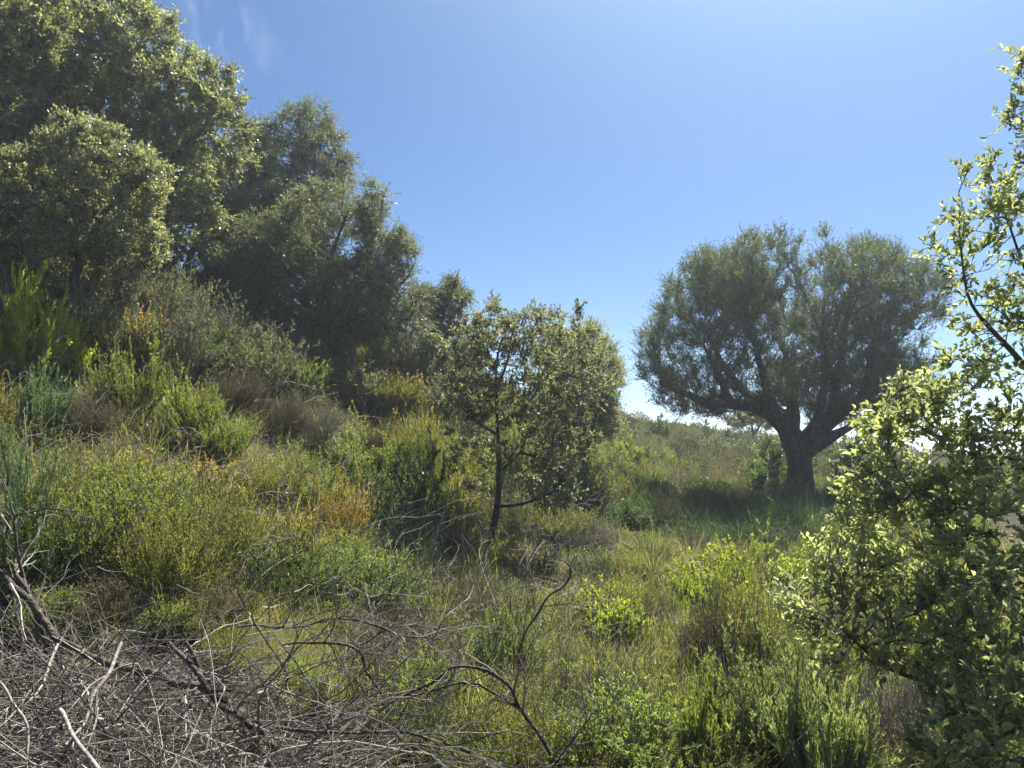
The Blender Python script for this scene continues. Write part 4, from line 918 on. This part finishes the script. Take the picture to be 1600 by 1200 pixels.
# undergrowth and grass, nobody could count it
def scatter_grass():
    g = np.random.default_rng(123)
    def ground_pts(n, d0, d1, u0, u1):
        d = np.exp(g.uniform(math.log(d0), math.log(d1), n)); px = g.uniform(u0, u1, n)
        x = (px - 800) / FPX * d; y = d * .995; P = np.stack([x, y, height(np.stack([x, y], 1))], 1); return P, d, px
    def clumpdirs(n, sp):
        th = sp * np.sqrt(g.random(n)); ph = g.random(n) * 6.283
        return np.stack([np.sin(th) * np.cos(ph), np.sin(th) * np.sin(ph), np.cos(th)], 1)
    # clumped meadow grass of the hollow
    def field(name, label, mat, nclump, per, d0, d1, u0, u1, h, seed, cond=None, sp=.6, W=.006, droop=.5, cl=.10):
        P, d, px = ground_pts(nclump, d0, d1, u0, u1)
        keep = vnoise(P, .9, seed) + g.random(len(P)) * .5 > .55
        if cond is not None: keep &= cond(P, d, px)
        P, d = P[keep], d[keep]; hh = h * (.45 + .9 * vnoise(P, 1.4, seed + 3)) * g.uniform(.6, 1.2, len(P))
        A = np.repeat(P, per, 0) + np.concatenate([g.normal(size=(len(P) * per, 2)) * cl, np.zeros((len(P) * per, 1)) - .03], 1)
        A[:, 2] = height(A[:, :2]) - .02
        fb = MB(); H = np.repeat(hh, per) * g.uniform(.4, 1.2, len(A)); dd = np.repeat(d, per)
        blades(fb, A, clumpdirs(len(A), sp), H, W * (.7 + dd * .08) * g.uniform(.6, 1.3, len(A)), g, droop, 4, np.where(g.random(len(A)) < .3, g.random(len(A)), 0))
        o = fb.build(name, M[mat]); stuff(o, label, 'grass'); print(name, len(A))
    field('meadow_grass', 'green grass growing through the sunny hollow', 'grass', 1200, 22, 4.2, 13, 640, 1700, .40, 1)
    field('dry_grass', 'tangled straw coloured grass of the hollow', 'drygrass', 900, 20, 4.0, 13, 560, 1700, .34, 7, droop=.9, sp=.95, W=.0045)
    field('shade_grass', 'long grass with the shade of the olive put into its green', 'lush', 2400, 22, 13.8, 20, 900, 1420, .7, 11, sp=.45, W=.007, droop=.7)
    field('slope_grass', 'grass growing between the shrubs of the steep slope', 'grass', 2400, 22, 4.6, 16, -160, 800, .45, 15, sp=.7, cond=lambda P, d, px: ~((d < 5.5) & (px < 620)) & ~((d < 6.4) & (px < 300)))
    field('slope_dry_grass', 'dry straw between the shrubs of the steep slope', 'drygrass', 1500, 18, 4.8, 22, -160, 1100, .4, 19, sp=.9, droop=.9, W=.0045, cond=lambda P, d, px: ~((d < 5.3) & (px < 560)) & ~((d < 6.4) & (px < 300)))
    P, d, px = ground_pts(900, 3.8, 12, 560, 1500); st = curves(P, clumpdirs(len(P), .5), g.uniform(.35, 1.0, len(P)), 8, .05, 0, g, .03)
    sb = MB(); tubes(sb, st, .0016 + d * .0001, .0006 + d * .00006, 3); q, t, i, tt = sample(st, 3, .35, .95, g); c2 = curves(q, branch_dirs(t, .5, g), g.uniform(.05, .25, len(q)), 4, .1, .05, g); tubes(sb, c2, .0011, .0005, 3)
    stuff(sb.build('dry_stalks', M['greystem']), 'thin dry flower stalks standing in the grass', 'dry stalks')
    P, d, px = ground_pts(700, 5.5, 20, -160, 900); st = curves(P + UP * g.uniform(0, .5, (len(P), 1)), clumpdirs(len(P), 1.2), g.uniform(.3, 1.0, len(P)), 8, .13, 0, g, .05)
    sb = MB(); tubes(sb, st, .0028 + d * .0001, .0008 + d * .00006, 3); q, t, i, tt = sample(st, 5, .25, .95, g); c2 = curves(q, branch_dirs(t, .7, g), g.uniform(.08, .35, len(q)), 5, .15, .0, g); tubes(sb, c2, .0016, .0007, 3)
    stuff(sb.build('dead_twigs', M['greystem']), 'dead grey twigs tangled through the shrubs of the slope', 'dead twigs')
    # small leafy undergrowth between shrubs
    P, d, px = ground_pts(2600, 4.8, 22, -160, 1500)
    keep = ~((px < 600) & (d < 5.6)); P, d = P[keep], d[keep]
    per = 60; A = np.repeat(P, per, 0); r = np.repeat(g.uniform(.12, .3, len(P)), per)[:, None]
    v = norm(g.normal(size=A.shape)); v[:, 2] = np.abs(v[:, 2]); A = A + v * r * (g.random((len(A), 1)) ** .4) * np.array([1, 1, .9])
    L = g.uniform(.02, .045, len(A)); fb = MB(); leaves(fb, A, v + UP, L, L * .28, 'lance', g, g.random(len(A)) * np.repeat(g.random(len(P)) < .35, per), .4)
    stuff(fb.build('undergrowth', M['dome3']), 'low leafy undergrowth between shrubs', 'undergrowth')
M['dome3'] = leaf_mat('dome3', [(.08, .11, .035), (.12, .155, .045), (.17, .18, .07)], tipc=(.3, .24, .12), trans=.35, rough=.5, spec=.3, nscale=.8)
scatter_grass()

# ------------------------------------------------------------------ the near holm oak whose boughs fill the side of the view
def near_oak():
    trim = lambda bl: [(min(b[0], 1625 - b[2] * .55), b[1], b[2], b[3], b[4], b[5] * .8) + tuple(b[6:]) for b in bl]
    g = np.random.default_rng(41); D = 3.0
    base = pix(1860, 1350, D); base[2] = gz(base[0], base[1])
    limbs = [([base - UP * .1, base + UP * .35, pix(1800, 1080, D), pix(1745, 860, D), pix(1690, 700, D), pix(1650, 520, D), pix(1625, 330, D), pix(1625, 190, D), pix(1612, 90, D)], np.array([.075, .068, .055, .040, .026, .015, .009, .006, .004])),
             plimb([(1745, 860, D, 9), (1650, 800, D, 8), (1600, 755, D, 7), (1550, 735, 2.9, 6), (1494, 756, 2.8, 5.5)][:3] + [(1540, 700, 2.9, 5), (1480, 690, 2.8, 4), (1426, 660, 2.8, 3)]),
             plimb([(1690, 700, D, 8), (1600, 569, D, 6), (1550, 516, D, 5), (1512, 475, D, 3.5), (1500, 380, D, 2.5), (1498, 300, D, 2)]),
             plimb([(1800, 1080, D, 10), (1700, 1000, 2.8, 8), (1600, 930, 2.7, 7), (1500, 860, 2.7, 6), (1440, 790, 2.7, 4), (1400, 730, 2.7, 3)]),
             plimb([(1700, 1010, 2.8, 8), (1560, 1100, 2.6, 7), (1450, 1065, 2.6, 6), (1390, 1050, 2.6, 5), (1352, 1018, 2.6, 4), (1308, 975, 2.6, 2.5), (1260, 945, 2.6, 2)]),
             plimb([(1600, 935, 2.7, 6), (1480, 900, 2.9, 5), (1380, 880, 3, 4), (1300, 870, 3, 3)]),
             plimb([(1650, 520, D, 6), (1600, 420, 3.1, 4), (1570, 330, 3.1, 3), (1545, 270, 3.1, 2)]),
             plimb([(1790, 1150, D, 9), (1650, 1180, 2.5, 7), (1540, 1190, 2.4, 5), (1470, 1180, 2.4, 3)])]
    blobs = [(1620, 330, 50, 140, 3.0, .25, .45), (1590, 210, 30, 60, 3.0, .15, .45), (1640, 460, 70, 160, 3.0, .3, .3), (1520, 360, 55, 60, 3.0, .25, .5), (1505, 420, 50, 65, 3.0, .25, .5), (1580, 300, 45, 60, 3.1, .2, .4), (1510, 275, 22, 26, 3.0, .12, .4), (1600, 120, 22, 60, 3.0, .12, .3), (1560, 190, 14, 16, 3.0, .06, .4),
             (1560, 540, 85, 70, 3.0, .25, .35), (1660, 600, 90, 120, 2.9, .3, .25), (1510, 620, 85, 55, 2.9, .25, .6), (1430, 640, 55, 45, 2.85, .3), (1370, 680, 36, 36, 2.8, .2), (1490, 720, 120, 70, 2.8, .35, .65),
             (1360, 770, 48, 45, 2.8, .25), (1420, 830, 95, 60, 2.8, .45), (1590, 800, 110, 110, 2.6, .35, .4), (1320, 880, 62, 42, 2.8, .25), (1240, 935, 36, 34, 2.8, .15, 1.0), (1215, 945, 14, 18, 2.8, .06, 1.2), (1290, 950, 60, 42, 2.75, .25), (1400, 940, 100, 70, 2.7, .4),
             (1310, 1015, 48, 36, 2.6, .2), (1420, 1020, 80, 45, 2.5, .3), (1540, 960, 100, 100, 2.4, .35, .7), (1560, 1100, 90, 110, 2.2, .3, .6), (1640, 1100, 90, 160, 2.2, .3, .6), (1490, 1150, 60, 80, 2.2, .2, 1.1), (1250, 1010, 20, 16, 2.6, .08, .7)]
    att = blob_points(trim(blobs), 2700, g, .15, .34)
    tree('near_holm_oak', 'near holm oak with large bright backlit leaves reaching in from the side', 'tree', base, limbs, att, .05, .5, .075, .12, 42,
         'oak_near', (.0265, .48), 2750, .09, 8, twigk=4, tipr=.0016, thick=.016, rtwig=.006, shape='oval', tipfrac=.55, trunkmat='bark', rough=.05, maxn=8000, jit=.35, twig_up=.25, twigr=.0011, face_up=.25, leaf_ang=.8, thinz=1.95)
near_oak()

# ------------------------------------------------------------------ dead wood on the bank
def lift(pts, k=0.0):
    """limb drawn through pixels at a given distance, kept above the ground"""
    Q, r = plimb(pts); r = r / np.linspace(.88, .45, len(r)) 
    z = height(Q[:, :2]) + r * .5 + k
    Q[:, 2] = np.maximum(Q[:, 2], z); return Q, r
def dead(label, pts, mat, seed, side=10, sl=.35, name='dead_branch', sub=3, rough=.12, splay=.8, upb=.1, sw=.14):
    g = np.random.default_rng(seed); Q, r = lift(pts); Q, r = resample(Q, r * (.47 if r.max() > .02 or mat == 'palewood' else .72), .03)
    Q = Q + (np.stack([vnoise(Q, 7, seed), vnoise(Q, 7, seed + 1), vnoise(Q, 7, seed + 2)], 1) - .5) * .05
    B = Q[0].copy(); root = thing(name, label, 'branch', B)
    mb = MB(); tube_chain(mb, Q - B, r, 10 if r.max() > .008 else 6, rough, seed)
    if len(r): mb.build('limb', M[mat], root, True)
    if side:
        tb = MB(); P = (Q - B)[None]
        p, t, i, tt = sample(P, side, .12, 1, g)
        rr = np.interp(tt, np.linspace(0, 1, len(r)), r) * .5 + .0008
        A = curves(p, branch_dirs(t, g.uniform(.4, splay * 1.3, side), g, upb), sl * g.uniform(.35, 1.2, side), 9, sw, 0, g, .05)
        tubes(tb, A, rr, rr * .3, 5)
        p, t, i2, tt = sample(A, sub, .15, 1, g)
        C = curves(p, branch_dirs(t, g.uniform(.4, .9, len(p)), g, 0), sl * .45 * g.uniform(.3, 1.2, len(p)), 6, sw, 0, g, .03)
        tubes(tb, C, rr[i2] * .45, rr[i2] * .15, 4)
        tb.build('twigs', M['deadwood' if mat != 'darkwood' else 'darktwig'], root)
    return root
M['darktwig'] = stem_mat('darktwig', [(.07, .055, .045), (.12, .10, .085), (.2, .18, .155)], rough=.7)
def dead_wood():
    dead('long thick dead limb lying along the bank across the twig heap', [(-40, 850, 4.2, 10), (40, 930, 4.1, 11), (80, 990, 4.0, 12), (130, 1025, 3.9, 12), (190, 1045, 3.8, 12), (250, 1062, 3.75, 13), (310, 1068, 3.7, 12), (370, 1100, 3.6, 11), (430, 1170, 3.45, 9)], 'deadbark', 1, 16, .5)
    dead('forked rough dead limb rising to a broken tip below the grass tuft', [(268, 1000, 3.75, 6), (285, 1030, 3.7, 8), (310, 1062, 3.65, 9), (350, 1095, 3.6, 10), (385, 1130, 3.5, 10), (420, 1180, 3.4, 9), (450, 1230, 3.3, 9)], 'deadbark', 2, 12, .4)
    dead('slim fork of dead wood standing beside the broken limb tip', [(290, 1005, 3.68, 3.5), (305, 1035, 3.66, 4.5), (318, 1060, 3.65, 5), (345, 1088, 3.6, 5)], 'deadbark', 3, 3, .2)
    dead('pale bare stick with a cleanly snapped upper end', [(184, 1006, 3.5, 5.5), (168, 1045, 3.4, 6), (152, 1085, 3.3, 6), (135, 1120, 3.2, 5), (105, 1160, 3.05, 4)], 'palewood', 4, 4, .35)
    dead('pale bare stick crossing below the snapped one, pointing to the bottom edge', [(90, 1107, 2.9, 6.5), (112, 1140, 2.8, 7), (135, 1175, 2.7, 7.5), (165, 1225, 2.6, 8)], 'palewood', 5, 0)
    dead('curved pale stick bending down at the lower corner', [(-20, 1060, 3.0, 4.5), (15, 1085, 2.95, 5), (38, 1115, 2.9, 5), (48, 1160, 2.85, 5), (52, 1230, 2.8, 5)], 'palewood', 6, 0)
    dead('thin pale forked stick leaning over the twig heap in the corner', [(150, 1110, 3.1, 3.5), (146, 1140, 3.05, 3.5), (128, 1180, 2.95, 4), (110, 1225, 2.9, 4)], 'palewood', 7, 3, .25)
    dead('grey dead branch climbing the bank with bare twigs against the shade', [(75, 1010, 4.05, 8), (50, 950, 4.15, 7), (20, 880, 4.3, 6), (28, 830, 4.35, 4), (15, 790, 4.4, 3)], 'deadbark', 8, 10, .5, upb=.3)
    dead('thin dead branch hooked sideways over the shaded bush', [(40, 900, 4.2, 4), (25, 850, 4.2, 3.5), (22, 800, 4.2, 2.6), (70, 795, 4.2, 2), (120, 798, 4.2, 1.5)], 'deadbark', 9, 7, .35, upb=.2)
    dead('dark dead branch rising in a wide arch over the grass', [(862, 1180, 3.6, 4.6), (845, 1150, 3.65, 4.4), (830, 1125, 3.7, 4.6), (813, 1103, 3.7, 4.6), (795, 1073, 3.7, 4), (763, 1052, 3.7, 3.6), (727, 1045, 3.7, 3.2), (697, 1050, 3.7, 3), (667, 1067, 3.7, 2.7), (633, 1093, 3.7, 2.4), (560, 1112, 3.75, 1.8)], 'darkwood', 10, 16, .42)
    dead('thinner dark branch in a flat arch just under the wide one', [(813, 1104, 3.7, 3.2), (783, 1087, 3.7, 2.8), (747, 1075, 3.7, 2.5), (710, 1072, 3.7, 2.4), (680, 1080, 3.72, 2.2), (633, 1097, 3.75, 2), (560, 1110, 3.8, 1.4)], 'darkwood', 11, 12, .35)
    dead('hooked slender dead stem curling back at its top above the grass', [(806, 1035, 4.3, 2.6), (813, 1005, 4.3, 2.4), (822, 985, 4.3, 2.4), (838, 962, 4.3, 2.3), (860, 937, 4.3, 2.2), (885, 920, 4.3, 2.1), (893, 900, 4.3, 2.0), (884, 879, 4.3, 1.8), (864, 870, 4.3, 1.5), (837, 867, 4.3, 1.1)], 'darkwood', 12, 7, .28)
    dead('dark branch curving down out of the twig heap beside the arch', [(440, 1012, 3.9, 2.4), (500, 1001, 3.9, 2.8), (540, 1004, 3.9, 2.8), (567, 1017, 3.9, 2.8), (577, 1042, 3.9, 2.6), (597, 1090, 3.9, 2.2)], 'darkwood', 13, 12, .4)
    dead('long straggling grey branch on the upper rim of the twig heap', [(370, 985, 4.3, 2.4), (440, 975, 4.3, 2.6), (520, 968, 4.3, 2.4), (600, 985, 4.3, 2.2), (690, 1000, 4.3, 1.6)], 'deadbark', 14, 22, .5)
    dead('bent dead twig branch springing from the lower edge of the grass', [(865, 1192, 3.4, 3.2), (890, 1165, 3.45, 2.8), (905, 1145, 3.5, 2.4), (925, 1110, 3.6, 1.6)], 'darkwood', 15, 6, .35)
    dead('low dead branch lying across the bottom of the twig heap', [(430, 1140, 3.35, 4), (500, 1150, 3.4, 4), (590, 1140, 3.5, 3.4), (660, 1150, 3.5, 3), (740, 1175, 3.5, 2.4)], 'deadbark', 16, 16, .45)
    dead('wiry grey branch arching above the feathery green bush', [(540, 1015, 4.4, 2), (600, 985, 4.5, 2), (650, 975, 4.5, 1.8), (720, 990, 4.5, 1.4)], 'deadbark', 17, 16, .4)
    # the heap of brushwood itself
    g = np.random.default_rng(60); n = 3300; px = g.uniform(-160, 820, n); d = np.where(px < 420, g.uniform(2.5, 4.55, n), g.uniform(3.2, 4.5, n))
    x = (px - 800) / FPX * d; y = d; keep = (px < 430) | (g.random(n) < .2); x, y, px = x[keep], y[keep], px[keep]; n = len(x)
    z = height(np.stack([x, y], 1)); cov = np.clip((620 - px) / 300, .25, 1)
    b = np.stack([x, y, z + g.random(n) ** 1.3 * (.14 + .55 * vnoise(np.stack([x, y, z], 1), 1.6, 8)) * cov], 1)
    a = g.normal(size=n) * .8 + np.where(g.random(n) < .5, 0, math.pi) + .2; dr = np.stack([np.cos(a), np.sin(a) * .7, g.normal(size=n) * .22], 1)
    A = curves(b, dr, g.uniform(.25, .95, n), 8, .13, 0, g, .06); r = g.uniform(.0012, .0042, n) * np.where(g.random(n) < .08, 2.2, 1)
    A[..., 2] = np.maximum(A[..., 2], height(A[..., :2]) + .01)
    keep = vnoise(np.stack([x, y, z], 1), 2.3, 12) + .3 * g.random(n) > .5; A, r = A[keep], r[keep]
    nb = 260; bx = g.uniform(-140, 560, nb); bd = g.uniform(2.7, 4.4, nb); bx2 = (bx - 800) / FPX * bd
    bp = np.stack([bx2, bd, height(np.stack([bx2, bd], 1)) + .08 + g.random(nb) * .3], 1); ba = g.normal(size=nb) * .9 + np.where(g.random(nb) < .5, 0, math.pi)
    A2 = curves(bp, np.stack([np.cos(ba), np.sin(ba) * .7, g.normal(size=nb) * .3 + .2], 1), g.uniform(.4, 1.2, nb), 14, .12, 0, g, .1); A2[..., 2] = np.maximum(A2[..., 2], height(A2[..., :2]) + .02)
    r2 = g.uniform(.003, .0065, nb); hb = MB(); tubes(hb, A2, r2, r2 * .25, 6)
    q2, t2, i2, _t = sample(A2, 7, .1, 1, g); C2 = curves(q2, branch_dirs(t2, g.uniform(.4, 1.0, len(q2)), g, .1), g.uniform(.1, .45, len(q2)), 8, .14, 0, g); tubes(hb, C2, r2[i2] * .5, r2[i2] * .15, 4)
    tubes(hb, A, r, r * .35, 5)
    p, t, i, tt = sample(A, 4, .1, 1, g); C = curves(p, branch_dirs(t, g.uniform(.4, 1.1, len(p)), g, .15), g.uniform(.06, .3, len(p)), 6, .17, 0, g); tubes(hb, C, r[i] * .55, r[i] * .2, 4)
    stuff(hb.build('brushwood', M['deadwood']), 'heap of grey dead twigs and brushwood on the bank', 'brushwood')
    # leaf litter and bark chips under it, blackened to put shade in the gaps
    n = 9000; px = g.uniform(-260, 900, n); d = g.uniform(2.2, 5.2, n); x = (px - 800) / FPX * d; P = np.stack([x, d, height(np.stack([x, d], 1)) + g.random(n) * .04], 1)
    lb = MB(); D = norm(np.stack([g.normal(size=n), g.normal(size=n), g.normal(size=n) * .3], 1)); L = g.uniform(.012, .05, n); leaves(lb, P, D, L, L * .35, 'lance', g, None, .8)
    stuff(lb.build('leaf_litter', M['litter']), 'dry leaf litter and chips darkened as shade under the dead twigs', 'leaf litter')
    # pale stone at the bottom edge
    sx = pix(232, 1206, 2.75); sx[2] = max(gz(sx[0], sx[1]) + .03, sx[2] - .06)
    u = np.linspace(0, 2 * math.pi, 28, endpoint=False); v = np.linspace(.02, math.pi - .02, 16); U, W_ = np.meshgrid(u, v, indexing='ij')
    S = np.stack([np.cos(U) * np.sin(W_), np.sin(U) * np.sin(W_), np.cos(W_)], -1); rr = 1 + (vnoise(S, 2.2, 3) - .5) * .5 + (vnoise(S, 5, 4) - .5) * .15
    V = S * rr[..., None] * np.array([.085, .07, .055]); id_ = np.arange(28 * 16).reshape(28, 16); a_ = id_[:, :-1]; b_ = id_[:, 1:]
    rb = MB(); rb.add(V, quads=np.stack([a_, np.roll(a_, -1, 0), np.roll(b_, -1, 0), b_], -1).reshape(-1, 4)); o = rb.build('stone', M['stone'], None, True)
    o.location = tuple(sx); o['label'] = 'pale sandy stone among the dead twigs at the bottom edge'; o['category'] = 'stone'
M['litter'] = leaf_mat('litter', [(.018, .015, .012), (.03, .025, .02), (.07, .058, .045)], trans=.1, rough=.8, spec=.15)  # litter colour lowered to paint the shade between the twigs
dead_wood()

def glare_veil():  # scattering box added to lift dark tones the way lens glare does
    mb = MB(); x0, x1, y0, y1, z0, z1 = -905, 905, -505, 2505, -8, 16
    V = [(x0, y0, z0), (x1, y0, z0), (x1, y1, z0), (x0, y1, z0), (x0, y0, z1), (x1, y0, z1), (x1, y1, z1), (x0, y1, z1)]
    mb.add(V, quads=[(3, 2, 1, 0), (4, 5, 6, 7), (0, 1, 5, 4), (1, 2, 6, 5), (2, 3, 7, 6), (3, 0, 4, 7)])
    m, t, out = newmat('glare_veil'); v = t.nodes.new('ShaderNodeVolumePrincipled'); v.inputs['Density'].default_value = GLARE_VEIL
    v.inputs['Color'].default_value = (.80, .88, 1.0, 1); v.inputs['Anisotropy'].default_value = .45
    t.links.new(v.outputs[0], out.inputs['Volume']); stuff(mb.build('glare_veil', m), 'thin added veil standing in for lens glare over the dark trees', 'glare_veil')
GLARE_VEIL = .0013
glare_veil()
